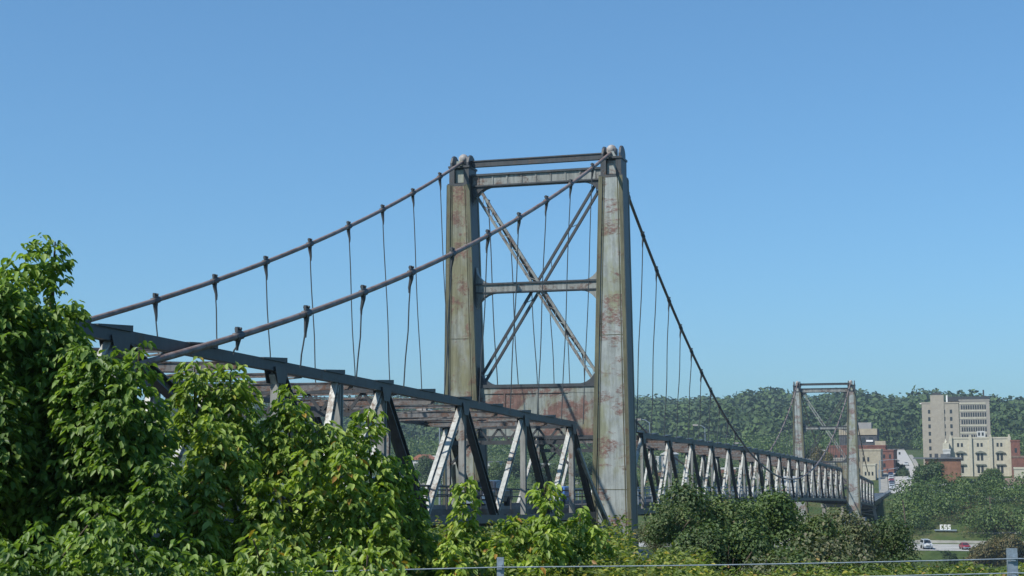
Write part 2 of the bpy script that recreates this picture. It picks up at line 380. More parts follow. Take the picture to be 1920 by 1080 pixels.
    # sway braces: each two bars with lacing
    A = [((-4.35, ztop-.35), (4.05, 5.0+dz)), ((4.35, ztop-.35), (-4.05, 5.0+dz))]
    for n_, ((xa, za), (xb, zb)) in enumerate(A):
        m_ = MB(); yo = Y+(-.12 if n_ == 0 else .18)
        d = Vector((xb-xa, 0, zb-za)).normalized(); q = Vector((-d.z, 0, d.x))*.22
        a = Vector((xa, yo, za)); b2 = Vector((xb, yo, zb))
        for sg in (-1, 1): m_.bar(a+q*sg, b2+q*sg, .2, .17, up=q.normalized())
        N = 26; Ln = (b2-a).length
        for i_ in range(N):
            p0 = a+d*(Ln*i_/N)+q*(1 if i_ % 2 else -1); p1 = a+d*(Ln*(i_+1)/N)+q*(-1 if i_ % 2 else 1)
            if n_ == 0 or i_ % 5 == 0: m_.bar(p0+Vector((0, -.08, 0)), p1+Vector((0, -.08, 0)), .05, .02, up=(0, 1, 0))
        m_.build('sway_brace', M['beam'] if n_ == 0 else M['dark'], bridge)
    pr = MB()
    for s in (-1, 1):
        c0 = 5.25*s; z0 = zbot
        vs = []
        for (hx, hy, z) in ((3.0, 3.4, -34), (2.2, 2.4, z0)): vs += [(c0-hx, Y-hy, z), (c0+hx, Y-hy, z), (c0+hx, Y+hy, z), (c0-hx, Y+hy, z)]
        pr.add(vs, [(0,1,2,3),(4,5,6,7),(0,1,5,4),(1,2,6,5),(2,3,7,6),(3,0,4,7)])
    pr.box(-3.2, 3.2, Y-1.6, Y+1.6, -34, z0-1.5)
    pr.build('pier', M['conc'], bridge)
tower(0, 0); tower(L, T2-T1)

# struts from the truss foot to the near leg
for s in (-1, 1):
    for k in range(2):
        q = MB(); q.bar((s*4.35, -6.2+k*1.1, .2-k*.9), (s*(5.15+.3*k), -1.25, -5.3-.25*k), .16, .2); q.build('foot_strut', M['post'], bridge)

# main cables, bands, hangers
for s in (-1, 1):
    pts = []
    for y in np.concatenate([np.linspace(-60.5, 0, 40), np.linspace(0, L, 90)[1:], np.linspace(L, 268, 16)[1:]]):
        z = zcable(y); pts.append((s*xcable(y, z), y, z))
    MB().tube(pts, .112, 10).build('main_cable', M['cable'], bridge, True)
    a = MB(); a.box(s*4.62-.15, s*4.62+.15, -60.9, -60.4, 1.3, 3.0); a.box(s*4.62-.22, s*4.62+.22, -61.0, -60.3, 2.8, 2.95)
    a.build('anchor_bracket', M['edge'], bridge)
def hanger(s, y, wob):
    z = zcable(y); x = s*xcable(y, z); zt = zc(y)-.15
    if z-zt < .6: return
    xb = s*4.47; n = max(4, int((z-zt)/1.1)); pts = []
    ph = random.uniform(0, 6)
    for i_ in range(n+1):
        t = i_/n; e = math.sin(math.pi*t)
        pts.append((lerp(x, xb, t)+wob*e*math.sin(t*9+ph)*.9, y+wob*e*(math.sin(t*7+ph)+.5*math.sin(t*17+ph)), lerp(z-.1, zt, t)))
    h = MB(); h.tube(pts, .032 if y < 0 else .04, 5)
    h = h.build('hanger', M['rope'], bridge)
    dy = .05; sl_ = Vector((0, 2*dy, zcable(y+dy)-zcable(y-dy))).normalized(); c = Vector((x, y, z))
    b_ = MB(); b_.tube([c-sl_*.24, c-sl_*.22, c+sl_*.22, c+sl_*.24], [.12, .155, .155, .12], 8)
    b_.box(x-.05, x+.05, y-.16, y+.16, z+.12, z+.30); b_.tube([(x-.12, y, z+.24), (x+.12, y, z+.24)], .05, 6)
    L_ = min(.9, (z-zt)*.8)
    b_.tube([(x, y, z-.05), (x, y, z-.3*L_), (pts[1][0], y, z-.75*L_), (pts[1][0], y, z-L_)], [.12, .10, .06, .04], 6)
    b_.build('cable_band', M['dark'], h)
for s in (-1, 1):
    for k in range(1, 12): hanger(s, -k*SP, .03)
    for k in range(1, 14): hanger(s, k*SP, .045)
    for k in range(1, 13): hanger(s, L-k*SP, .03)
    for k in range(1, 8): hanger(s, L+k*SP, .04)

# trusses: three lengths, both sides
TX = 4.1; DEP = 5.75
PP = 10.73
SEG = [[-7-PP*k for k in range(0, 9) if k < 4]+[-49.2-.4, -60.5, -71.2, -82, -92], list(np.linspace(14.4, L-14.4, 18)), [L+7+10.6*k for k in range(0, 8)]]
ENDS = [(-95, -1.5), (8.2, L-8.2), (L+2, 299)]
def Hsec(mb, a, b, w_, d_, th=.05, webo=True):
    """rolled H member: two flange plates in the truss plane and a web"""
    a = Vector(a); b = Vector(b); t = (b-a).normalized(); u = t.cross(Vector((1, 0, 0))).normalized()
    for sg in (-1, 1): mb.bar(a+u*sg*d_/2, b+u*sg*d_/2, w_, th, up=u)
    if webo: mb.bar(a, b, .05, d_-th, up=u)
def chordline(mb, x, y0, y1, zoff, w_, h_, n=None):
    n = n or max(1, int((y1-y0)/5))
    P = [(x, lerp(y0, y1, i_/n), zc(lerp(y0, y1, i_/n))+zoff) for i_ in range(n+1)]
    b0 = len(mb.v); q = [(-w_/2, -h_/2), (w_/2, -h_/2), (w_/2, h_/2), (-w_/2, h_/2)]
    vs = [(p[0]+i_, p[1], p[2]+j_) for p in P for i_, j_ in q]; fs = [(0, 1, 2, 3), tuple(4*n+k for k in (3, 2, 1, 0))]
    for i_ in range(n):
        for k in range(4): fs.append((4*i_+k, 4*i_+(k+1) % 4, 4*i_+4+(k+1) % 4, 4*i_+4+k))
    mb.add(vs, fs)
SEG[0] = sorted(SEG[0])
for si, tops in enumerate(SEG):
    e0, e1 = ENDS[si]
    for s in (-1, 1):
        x = s*TX
        pl = MB(); chordline(pl, x, tops[0]-.35, tops[-1]+.35, -.21, .36, .38); yy = tops[0]
        while yy < tops[-1]+.3:
            pl.prism([(yy-2.0, zc(yy-2.0)-.05), (yy-.1, zc(yy-.1)-.05), (yy-.1, zc(yy-.1)+.14), (yy-2.0, zc(yy-2.0)-.0)], 'x', x-.25, x+.25); yy += PP/2
        ch = pl.build('top_chord', M['chord'], bridge)
        c = MB(); chordline(c, x-s*.14, e0, e1, -DEP-.2, .10, .42); chordline(c, x+s*.14, e0, e1, -DEP-.2, .10, .42)
        c.build('bottom_chord', M['dark'], bridge)
        # members
        mids = [(tops[k]+tops[k+1])/2 for k in range(len(tops)-1)]
        mids = [e0 if si else tops[0]-PP/2]+mids+[min(e1, tops[-1]+PP/2) if si != 1 else e1]
        if si == 0:                                                 # short joint panel where two truss lengths meet
            mids[4] = -46.3; mids[5] = -43.9 if False else mids[5]
        for k, yt in enumerate(tops):
            zt = zc(yt)-.45
            def zb(y): return zc(y)-DEP-.1
            g1 = MB(); Hsec(g1, (x, mids[k], zb(mids[k])), (x, yt-.25, zt), *((.25, .22) if si == 0 else (.20, .17)))
            g1.build('diagonal', M['diag'], bridge)
            g2 = MB(); Hsec(g2, (x, yt+.25, zt), (x, mids[k+1], zb(mids[k+1])), *((.36, .34) if si == 0 else (.26, .24))); g2.build('counter_diagonal', M['dark'], bridge)  # dark colour paints in the shade of the downward faces
            v = MB(); Hsec(v, (x, yt, zt), (x, yt, zb(yt)), *((.30, .26) if si == 0 else (.20, .18))); v.build('vertical_post', M['post'] if si == 0 else M['beam'], bridge)
            gp = MB(); zt2 = zc(yt)-.58
            gp.prism([(yt-.55, zt2+.35), (yt+.55, zt2+.35), (yt+.32, zt2-.25), (yt-.32, zt2-.25)], 'x', x+.215, x+.235)
            gp.prism([(yt-.55, zt2+.35), (yt+.55, zt2+.35), (yt+.32, zt2-.25), (yt-.32, zt2-.25)], 'x', x-.235, x-.215)
            gp.build('gusset', M['dark'], ch)
        if si == 0:
            v = MB(); Hsec(v, (x, -43.9, zc(-43.9)-.45), (x, -43.9, zb(-43.9)), .30, .26); v.build('vertical_post', M['post'], bridge)
            v = MB(); Hsec(v, (x, -44.2, zc(-44.2)-.45), (x, -46.3, zb(-46.3)), .25, .22); v.build('diagonal', M['diag'], bridge)
        # outside pipe rail
        r = MB(); n = max(2, int((e1-e0)/5))
        for hz, rr in ((-4.35, .05), (-4.75, .04)):
            r.tube([(s*3.72, lerp(e0, e1, i_/n), zc(lerp(e0, e1, i_/n))+hz) for i_ in range(n+1)], rr, 5)
        yy = e0+1
        while yy < e1: r.bar((s*3.72, yy, zc(yy)-5.45), (s*3.72, yy, zc(yy)-4.3), .07, .07, up=(1, 0, 0)); yy += 2.68
        r.build('railing', M['galv'] if si else M['dark'], bridge)
    # top lateral bracing
    lb = MB(); yy = tops[0]; i_ = 0; half = (tops[1]-tops[0])/2
    while yy < tops[-1]+.1:
        z = zc(yy)-.33; dd = .13 if i_ % 2 == 0 else .06
        lb.box(-TX+.2, TX-.2, yy-.07, yy+.07, z+.1, z+.13); lb.box(-TX+.2, TX-.2, yy-.02, yy+.02, z+.1-2*dd, z+.1); lb.box(-TX+.2, TX-.2, yy-.07, yy+.07, z+.07-2*dd, z+.1-2*dd)
        if yy+half < tops[-1]+.1:
            z2 = zc(yy+half)-.33
            lb.bar((-TX+.2, yy, z), (TX-.2, yy+half, z2), .08, .06); lb.bar((TX-.2, yy, z-.07), (-TX+.2, yy+half, z2-.07), .08, .06)
        yy += half; i_ += 1
    lb.build('lateral_bracing', M['brown'], bridge)
    for yy in (tops[0], tops[-1]) if si else (tops[-1], tops[-4]):   # latticed portal frames
        pf = MB(); z = zc(yy)-.38
        for zz in (z+.05, z-.95): pf.box(-TX+.2, TX-.2, yy-.2, yy+.2, zz-.13, zz+.13)
        N = 12
        for q in range(N):
            xa = lerp(-TX+.2, TX-.2, q/N); xb = lerp(-TX+.2, TX-.2, (q+1)/N); u = q % 2
            pf.bar((xa, yy-.1, z-.05 if u else z-.85), (xb, yy-.1, z-.85 if u else z-.05), .14, .05, up=(0, 1, 0))
        for sg in (-1, 1): pf.bar((sg*(TX-.2), yy, z-2.3), (sg*(TX-1.5), yy, z-1.0), .14, .14)
        pf.build('portal_frame', M['dark'], bridge)
# roadway with floor beams
rd = MB(); chordline(rd, 0, -97, 330, -5.62, 7.2, .16, 80); rdo = rd.build('roadway', M['deck'], bridge)
fb = MB()
y_ = -95
while y_ < 328:
    fb.box(-3.88, 3.88, y_-.16, y_+.16, zc(y_)-6.35, zc(y_)-5.72); y_ += 5.37
for x in (-2.4, -.8, .8, 2.4): chordline(fb, x, -97, 328, -5.9, .16, .36, 60)
for s in (-1, 1): chordline(fb, s*3.62, -97, 328, -5.75, .06, .62, 60)
fb.build('floor_beam', M['dark'], rdo)
kb = MB()
for s in (-1, 1): chordline(kb, s*3.45, -97, 300, -5.40, .16, .26, 60)
kb.build('kerb_beam', plain('grey_kerb_steel', (.22, .21, .2), .8), rdo)
# far approach viaduct
gd = MB()
for s in (-1, 1):
    for (a, b2) in ((299, 384),):
        for k in range(12):
            ya, yb = lerp(a, b2, k/12), lerp(a, b2, (k+1)/12)
            za, zb_ = lerp(-8.0, -13.0, k/12), lerp(-8.0, -13.0, (k+1)/12)
            gd.bar((s*3.9, ya, za-4.4), (s*3.9, yb, zb_-.4-4*(1-(k+1)/12)), .3, 1.2) if False else None
            gd.bar((s*3.9, ya, lerp(-13.6, -13.2, k/12)), (s*3.9, yb, lerp(-13.6, -13.2, (k+1)/12)), .3, 1.3)
gd.box(-3.7, 3.7, 299, 384.0, -13.5, -13.05); gd.build('approach_girder', M['dark'], bridge)
ar = MB()
for s in (-1, 1):
    for h in (-12.0, -12.45): ar.tube([(s*3.9, 299, h), (s*3.9, 384, h)], .05, 5)
    for k in range(32): ar.bar((s*3.9, 299.5+k*2.7, -13.0), (s*3.9, 299.5+k*2.7, -11.95), .08, .08, up=(1, 0, 0))
ar.build('railing', M['galv'], bridge)
for yy in (250-3, 300, 328, 352):
    bt = MB(); zt = zc(yy)-6.4 if yy < 300 else -14.1; zg = float(ground(0, yy))-1
    for s in (-1, 1): bt.bar((s*4.6, yy, zg), (s*3.7, yy, zt), .7, .7, up=(0, 1, 0))
    bt.box(-4.4, 4.4, yy-.5, yy+.5, zt-.7, zt); bt.bar((-4.4, yy, zg+2), (3.9, yy, zt-1), .25, .25); bt.bar((4.4, yy+.3, zg+2), (-3.9, yy+.3, zt-1), .25, .25)
    bt.build('approach_bent', M['dark'] if yy > 300 else M['conc'], bridge)

# ------------------------------------------------------------------ vehicles (built once per kind, nose towards -Y)
PAINT = {}
def paint(name, c):
    if name not in PAINT: PAINT[name] = plain(name+'_car_paint', c, .3, 0, .04, 3, .6)
    return PAINT[name]
TYRE = plain('black_tyre_rubber', (.02, .02, .02), .85)
LAMP = plain('clear_headlight_glass', (.8, .8, .75), .2)
RED = plain('red_lamp_glass', (.4, .02, .02), .3)
PROFILES = {
 'pickup': ([(-2.7, .45), (-2.72, .95), (-2.6, 1.08), (-1.25, 1.18), (-1.2, 1.2), (2.65, 1.15), (2.68, .5), (2.2, .42), (-2.3, .4)], [(-1.25, 1.16), (-.65, 1.78), (.75, 1.82), (.95, 1.16)], 1.9),
 'van':    ([(-2.5, .45), (-2.55, .95), (-2.35, 1.15), (-1.7, 1.3), (2.5, 1.3), (2.55, .5), (2.1, .42), (-2.1, .4)], [(-1.75, 1.28), (-1.0, 2.05), (2.3, 2.1), (2.5, 1.28)], 1.95),
 'car':    ([(-2.2, .42), (-2.24, .72), (-2.05, .86), (-1.0, .98), (1.5, .98), (2.1, .95), (2.2, .8), (2.18, .42), (1.8, .34), (-1.8, .34)], [(-1.05, .96), (-.35, 1.42), (.85, 1.44), (1.6, .96)], 1.75),
 'truck':  ([(-3.4, .5), (-3.42, 1.2), (-3.3, 1.5), (-2.6, 1.6), (-1.6, 1.6), (-1.6, 1.0), (3.4, 1.0), (3.4, .55)], [(-2.65, 1.58), (-2.3, 2.35), (-1.65, 2.4), (-1.62, 1.58)], 2.1)}
def make_vehicle(kind, name, label, cat, pm, loc, rz=0, group=None):
    t = thing(name, label, cat, loc, group, rz); body, cab, w_ = PROFILES[kind]
    b = MB(); b.prism(body, 'x', -w_/2, w_/2)
    n = len(cab); vs = [(-w_/2+.04+(.16 if z > 1.3 and k in (1, 2) else 0), y, z) for k, (y, z) in enumerate(cab)]+[(w_/2-.04-(.16 if k in (1, 2) else 0), y, z) for k, (y, z) in enumerate(cab)]
    b.add(vs, [(0, 1, 2, 3), (4, 5, 6, 7), (0, 1, 5, 4), (1, 2, 6, 5), (2, 3, 7, 6), (3, 0, 4, 7)])
    if kind == 'truck': b.box(-w_/2-.05, w_/2+.05, -1.45, 3.45, 1.02, 3.0)
    o = b.build('body', pm, t); bv = o.modifiers.new('bevel', 'BEVEL'); bv.width = .06; bv.segments = 2; bv.limit_method = 'ANGLE'
    def inset(p0, p1, m_, off): pass
    (ya, za), (yb, zb), (yc_, zc_), (yd, zd) = cab
    hw = w_/2-.04
    for (p, q, wn) in (((ya, za), (yb, zb), 'windscreen'), ((yd, zd), (yc_, zc_), 'rear_window')):
        ws = MB()
        sg = -1 if p[0] < 0 else 1
        a = [lerp(p[0], q[0], f) for f in (.12, .9)]; zz = [lerp(p[1], q[1], f) for f in (.12, .9)]
        ws.add([(-hw+.12, a[0]+sg*.03, zz[0]), (hw-.12, a[0]+sg*.03, zz[0]), (hw-.28, a[1]+sg*.03, zz[1]), (-hw+.28, a[1]+sg*.03, zz[1]),
                (-hw+.12, a[0], zz[0]-.01), (hw-.12, a[0], zz[0]-.01), (hw-.28, a[1], zz[1]-.01), (-hw+.28, a[1], zz[1]-.01)], [(0,1,2,3),(4,5,6,7),(0,1,5,4),(1,2,6,5),(2,3,7,6),(3,0,4,7)])
        ws.build(wn, M['glass'], t)
    for s in (-1, 1):
        sw = MB(); x0 = s*(hw+.012)
        zl = lerp(za, zb, .15); zh = lerp(za, zb, .88)
        sw.add([(x0, lerp(ya, yb, .15)+.18, zl), (x0, lerp(yd, yc_, .15)-.18, zl), (s*(hw-.125), lerp(yd, yc_, .88)-.1, zh), (s*(hw-.125), lerp(ya, yb, .88)+.12, zh),
                (x0-s*.05, lerp(ya, yb, .15)+.18, zl), (x0-s*.05, lerp(yd, yc_, .15)-.18, zl), (s*(hw-.175), lerp(yd, yc_, .88)-.1, zh), (s*(hw-.175), lerp(ya, yb, .88)+.12, zh)],
               [(0,1,2,3),(4,5,6,7),(0,1,5,4),(1,2,6,5),(2,3,7,6),(3,0,4,7)])
        sw.build('side_window', M['glass'], t)
        y0 = body[0][0]; zl = body[1][1]-.08
        MB().box(s*(w_/2-.42), s*(w_/2-.1), y0-.06, y0+.05, zl-.16, zl+.02).build('headlight', LAMP, t) if s < 0 else MB().box(s*(w_/2-.42)+0, s*(w_/2-.1), y0-.06, y0+.05, zl-.16, zl+.02).build('headlight', LAMP, t)
        MB().box(s*(w_/2-.35), s*(w_/2-.08), -y0-.1, -y0+.03, zl-.16, zl+.02).build('tail_light', RED, t)
        for yy in (body[0][0]*.62, -body[0][0]*.6):
            r_ = .36 if kind != 'truck' else .45
            MB().tube([(s*(w_/2-.22), yy, r_), (s*(w_/2+.02), yy, r_)], r_, 14).build('wheel', TYRE, t)
    MB().box(-w_/2+.05, w_/2-.05, body[0][0]-.1, body[0][0]+.02, .42, .6).build('bumper', M['galv'], t)
    MB().box(-w_/2+.5, w_/2-.5, body[0][0]-.045, body[0][0]+.02, .66, body[1][1]-.1).build('grille', TYRE, t)
    return t
def dk(y): return zc(y)-5.53
def dyaw(y): return 0
VB = 'vehicles crossing the bridge'
make_vehicle('pickup', 'pickup_truck', 'dark navy pickup on the bridge, headlights showing between the last near trusses', 'pickup truck', paint('navy', (.02, .03, .05)), (-1.8, -6, dk(-6)), 0, VB)
make_vehicle('car', 'sedan_car', 'bright blue car on the bridge, half hidden left of the near tower foot', 'car', paint('blue', (.05, .13, .35)), (-1.7, 11, dk(11)), 0, VB)
make_vehicle('pickup', 'pickup_truck', 'pale grey pickup on the bridge beside the leftmost visible dark diagonal', 'pickup truck', paint('silver', (.22, .25, .28)), (-1.7, -23.5, dk(-23.5)), 0, VB)
make_vehicle('van', 'white_van', 'white van on the bridge partly behind the tall green saplings', 'van', paint('white', (.42, .44, .45)), (-1.8, -34.5, dk(-34.5)), 0, VB)
make_vehicle('truck', 'box_truck', 'small white box truck on the bridge near the far tower', 'truck', paint('white', (.42, .44, .45)), (1.7, 134, dk(134)), math.pi, VB)
HZ = -22.0
make_vehicle('van', 'delivery_van', 'white van driving on the riverside highway below the town', 'van', paint('white', (.42, .44, .45)), (*atY(1737, 1028, 257)[:2], HZ), math.radians(12), 'vehicles on the riverside highway')
make_vehicle('car', 'sedan_car', 'dark red car driving on the riverside highway right of the white van', 'car', paint('red', (.22, .015, .025)), (*atY(1809, 1027, 257)[:2], HZ), math.radians(12), 'vehicles on the riverside highway')
SC_ = [('white', 4.6), ('silver', 4.6), ('navy', 4.7), ('red', 4.6), ('white', 4.6), ('silver', 4.7), ('blue', 4.6)]
ORD = ['nearest', 'second', 'third', 'fourth', 'fifth', 'sixth', 'farthest']
for k, (cn, x) in enumerate(SC_):
    y = 402+k*13; x += float(sx(y)); make_vehicle('car', 'parked_car', f'{cn} car parked on the left kerb of the town street, {ORD[k]} of seven', 'parked car', paint(cn, {'white': (.42, .44, .45), 'silver': (.22, .25, .28), 'navy': (.02, .03, .05), 'red': (.22, .015, .025), 'blue': (.05, .13, .35)}[cn]), (x, y, float(ground(x, y))+.13), 0, 'cars parked along the town street')
for k, (x, y, cn) in enumerate([(10.8, 452, 'white'), (8.0, 520, 'silver'), (11.5, 560, 'white')]):
    x += float(sx(y))
    make_vehicle('car', 'parked_car', ['white car driving down the middle of the town street', 'silver car farther up the town street', 'white car at the top of the town street'][k], 'car', paint(cn, (.42, .44, .45)), (x, y, float(ground(x, y))+.13), 0, 'cars moving on the town street')

# ------------------------------------------------------------------ buildings
def brick(name, c, var=.3): return plain(name, c, .9, var=var, scale=.7)
BM = {'beige': brick('beige_brick', (.33, .295, .24), .12), 'stone': brick('cream_stone', (.43, .405, .32), .15), 'red': brick('red_brick', (.17, .075, .055)), 'rust': brick('orange_brick', (.20, .10, .06)),
      'tan': brick('tan_stone', (.34, .30, .22), .18), 'grey': brick('grey_render', (.28, .27, .26), .15), 'dk': brick('dark_cladding', (.07, .075, .08)), 'white': brick('white_siding', (.46, .46, .44), .12),
      'pink': brick('pinkish_concrete', (.30, .275, .24), .12), 'roof': brick('brown_roof', (.17, .12, .09)), 'slate': brick('slate_roof', (.10, .11, .12)), 'rroof': brick('orange_roof_tiles', (.30, .12, .07))}
def winmesh(w_, h, key={}):
    k = (round(w_, 2), round(h, 2))
    if k not in key:
        m_ = MB(); m_.box(-w_/2, w_/2, -.04, .05, 0, h); me = m_.mesh('window', [M['glass'], BM['tan']]); key[k] = me
    return key[k]
def building(name, label, Y, x0, x1, ztop, zbot, depth, mat, wins=(), cat='building', roof=None, parapet=.6, extra=None, group=None, side=None, trim=None):
    """x0,x1,ztop as metres on the street front at Y"""
    cx = (x0+x1)/2; t = thing(name, label, cat, (cx, Y, zbot), group); W = x1-x0; H = ztop-zbot
    MB().box(-W/2, W/2, 0, depth, -2, H).build('wall', BM[mat], t)
    if roof == 'gable':
        MB().prism([(-W/2-.4, H-.1), (W/2+.4, H-.1), (W/2+.4, H+.1), (0, H+W*.33), (-W/2-.4, H+.1)], 'y', -.4, depth+.4).build('roof', BM[trim or 'slate'], t)
    else:
        p = MB(); p.box(-W/2-.15, W/2+.15, -.15, .25, H, H+parapet); p.box(-W/2-.15, W/2+.15, depth-.25, depth+.15, H, H+parapet)
        p.box(-W/2-.15, -W/2+.25, .25, depth-.25, H, H+parapet); p.box(W/2-.25, W/2+.15, .25, depth-.25, H, H+parapet)
        p.box(-W/2+.25, W/2-.25, .25, depth-.25, H, H+.06); p.build('roof', BM[trim or mat], t)
    for (wx, wz, ww, wh) in wins:
        o = link('window', winmesh(ww, wh), t); o.location = (wx, 0, wz)
        if ww > .9 and wh > 1.2:
            pass
    if side:
        for (wy, wz, ww, wh) in side:
            for sg in (-1, 1):
                o = link('window', winmesh(ww, wh), t); o.location = (sg*W/2, wy, wz); o.rotation_euler = (0, 0, math.pi/2)
    if extra: extra(t, W, H, depth)
    return t
def fr(Y, a, b, ytop, ybot=None):
    """front edges of a building standing on cross street Y"""
    p = atY(a, ytop, Y); q = atY(b, ytop, Y); return p[0], q[0], p[2]
# tall beige block: left wing with lift tower, right wing of banded windows
Y = 560; x0, x1, zt = fr(Y, 1728, 1797, 757)
H = zt+6
wl = []
for r in range(9):
    z = H-4.2-r*3.05
    for wx in (-x1+x0, ): pass
    for px_ in (1743, 1771, 1784): wl.append((atY(px_, 800, Y)[0]-(x0+x1)/2, z, .95, 1.6))
def ex1(t, W, H, d):
    a = atY(1744, 740, Y)[0]-(x0+x1)/2; b = atY(1769, 740, Y)[0]-(x0+x1)/2; zz = atY(1744, 741, Y)[2]+6
    MB().box(a, b, -.25, 7, 1, zz).build('lift_tower', BM['beige'], t)
    MB().box(a+.8, b-1.2, 1, 6, zz, zz+1.1).build('tank_cover', M['dark'], t)
    MB().box(W/2-4.9, W/2-4.3, -.1, .1, H, H+3.4).build('white_post', M['white'], t)
    MB().box(-W/2-.9, -W/2+3.2, 2, 8, H, H+.35).build('canopy', M['white'], t)
building('apartment_block', 'tall beige apartment block with columns of single windows, left half of the tallest building', Y, x0, x1, zt, -6, 18, 'beige', wl, extra=ex1, cat='apartment block')
xa, xb, zt2 = fr(Y, 1798, 1855, 752)
wl = []
for r in range(7):
    for k in range(11): wl.append((-(xb-xa)/2+1.0+k*(xb-xa-2.4)/10.4, zt2+6-3.5-r*3.05, .62, 1.75))
def ex2(t, W, H, d):
    MB().box(-W/2-4.6, W/2, .1, d, H, H+1.9).build('penthouse', M['dark'], t)
    MB().tube([(W/2-2.2, 3, H+1.9), (W/2-2.2, 3, H+4.6)], .32, 8).build('flue', M['dark'], t)
    b = MB()
    for r in range(8): b.box(-W/2+.02, W/2-1.4, -.13, -.002, H-1.35-r*3.05, H-.75-r*3.05)
    b.build('sill_band', BM['stone'], t)
building('office_block', 'tall beige block with tight window rows and dark rooftop, right half of tallest building', Y, xa+.01, xb, zt2, -6, 16, 'pink', wl, extra=ex2, cat='office block')
# cream stone building in gothic dress
Y3 = 480; x0s, x1s, zs = fr(Y3, 1781, 1895, 823)
wl = []; Hs = zs+13
def gx(px_): return atY(px_, 850, Y3)[0]-(x0s+x1s)/2
for c_ in (1797, 1804, 1834, 1841, 1871, 1878):
    wl.append((gx(c_), Hs-2.9, .75, 1.35)); wl.append((gx(c_)+0, Hs-7.9, .85, 2.6)); wl.append((gx(c_), Hs-12.4, .85, 2.9)); wl.append((gx(c_), Hs-17.8, .9, 2.6))
def ex3(t, W, H, d):
    q = MB()
    for a in (1783, 1820, 1858, 1893):
        q.box(gx(a)-.55, gx(a)+.55, -.65, 0, 0, H+.7); q.box(gx(a)-.3, gx(a)+.3, -.4, 0, H+.7, H+1.5)
    q.build('buttress', BM['stone'], t)
    for a, b2 in ((1791, 1812), (1828, 1849), (1866, 1886)):
        e = MB(); e.prism([(gx(a), H-5.2), (gx(b2), H-5.2), (gx(b2)-.5, H-4.8), ((gx(a)+gx(b2))/2, H-4.3), (gx(a)+.5, H-4.8)], 'y', -.6, -.01)
        e.box(gx(a)+.2, gx(b2)-.2, -.5, -.01, H-9.6, H-9.1); e.build('window_hood', plain('bronze_hood', (.16,.17,.14), .7), t)
    MB().box(-W/2-.2, W/2+.2, -.28, -.0, H-14.0, H-13.5).build('string_course', BM['grey'], t)
    d_ = MB(); d_.box(gx(1833), gx(1849), 1, 5, H+.6, H+2.8); d_.build('dormer', BM['white'], t)
    for a in (1837, 1844): o = link('window', winmesh(.7, 1.2), t); o.location = (gx(a), 1.0, H+1.1)
building('stone_building', 'cream stone building with hooded windows and buttresses before the tall beige block', Y3, x0s, x1s, zs, -13, 20, 'stone', wl, extra=ex3, cat='stone building')
xl, xr, zl = fr(Y3-3, 1768, 1782, 845)
def ex4(t, W, H, d):
    m_ = MB(); m_.box(-1.3, .9, .5, 3, H, H+2.8); m_.tube([(-.2, 1.5, H+2.8), (-.2, 1.5, H+4.4)], [.55, .1], 6); m_.ball((.0, 1.4, H+3.2), .4, 8, 6)
    m_.build('turret', BM['stone'], t)
    MB().box(-2.2, 1.2, -.1, 2, H-3.2, H-1.2).build('awning', BM['slate'], t)
building('corner_tower', 'narrow cream corner tower with small turret left of the stone building', Y3-3, xl, xr-.05, zl, -13, 12, 'white', [(.6, 9.5, .8, 2.2), (.6, 5, .8, 2.2)], extra=ex4)
a, b_, z_ = fr(470, 1896, 1912, 828); building('brick_side_building', 'dark red brick building close against the right side of the stone building', 470, a, b_, z_, -13, 18, 'red', [(0, 12, .8, 1.6), (0, 8, .8, 1.6)])
a, b_, z_ = fr(440, 1902, 1960, 880); building('beige_shop', 'small cream shop with four dark windows at the right edge of the picture', 440, a, b_, z_, -13, 10, 'stone', [(-3.6+k*1.5, 2.0, .8, 1.8) for k in range(5)], cat='shop')
a, b_, z_ = fr(455, 1898, 1960, 858); building('brown_roof_house', 'low brick house with brown roof behind the small cream shop', 455, a, b_, z_, -13, 10, 'red', [], trim='roof', cat='house')
Yb = 435; a, b_, z_ = fr(Yb, 1735, 1801, 864)
def ex5(t, W, H, d):
    MB().box(-W/2-4.0, W/2+.4, -.6, d+.3, H+.62, H+1.05).build('roof_edge', BM['slate'], t); MB().box(-W/2+3, -W/2+4.2, 3, 5, H+1.05, H+2.4).build('roof_vent', M['dark'], t)
building('brick_warehouse', 'plain orange brick building with thin flat roof just below the tall beige block', Yb, a, b_, z_, -13, 20, 'rust', [(-W_, 4.2, 1.0, 1.6) for W_ in (3.2, )], extra=ex5, cat='warehouse')
Yl = 400; a, b_, z_ = fr(Yl, 1842, 1990, 902)
def ex6(t, W, H, d):
    MB().prism([(-1.2, H-.1), (d+1, H-.1), (d*.5, H+2.0)], 'x', -W/2-1, W/2+1).build('long_roof', BM['roof'], t)
    MB().box(-W/2+3.5, W/2, -1.6, -1.2, H-1.1, H-.2).build('fascia', M['white'], t)
building('long_low_building', 'long low building with brown roof and white fascia at the right edge', Yl, a, b_, z_-1.2, -15, 12, 'dk', [], extra=ex6, parapet=.05)
v = make_vehicle('van', 'parked_van', 'white van parked in front of the long low brown roofed building', 'van', paint('white', (.42, .44, .45)), (*atY(1917, 920, 392)[:2], float(ground(40, 392))+.0), math.radians(60))
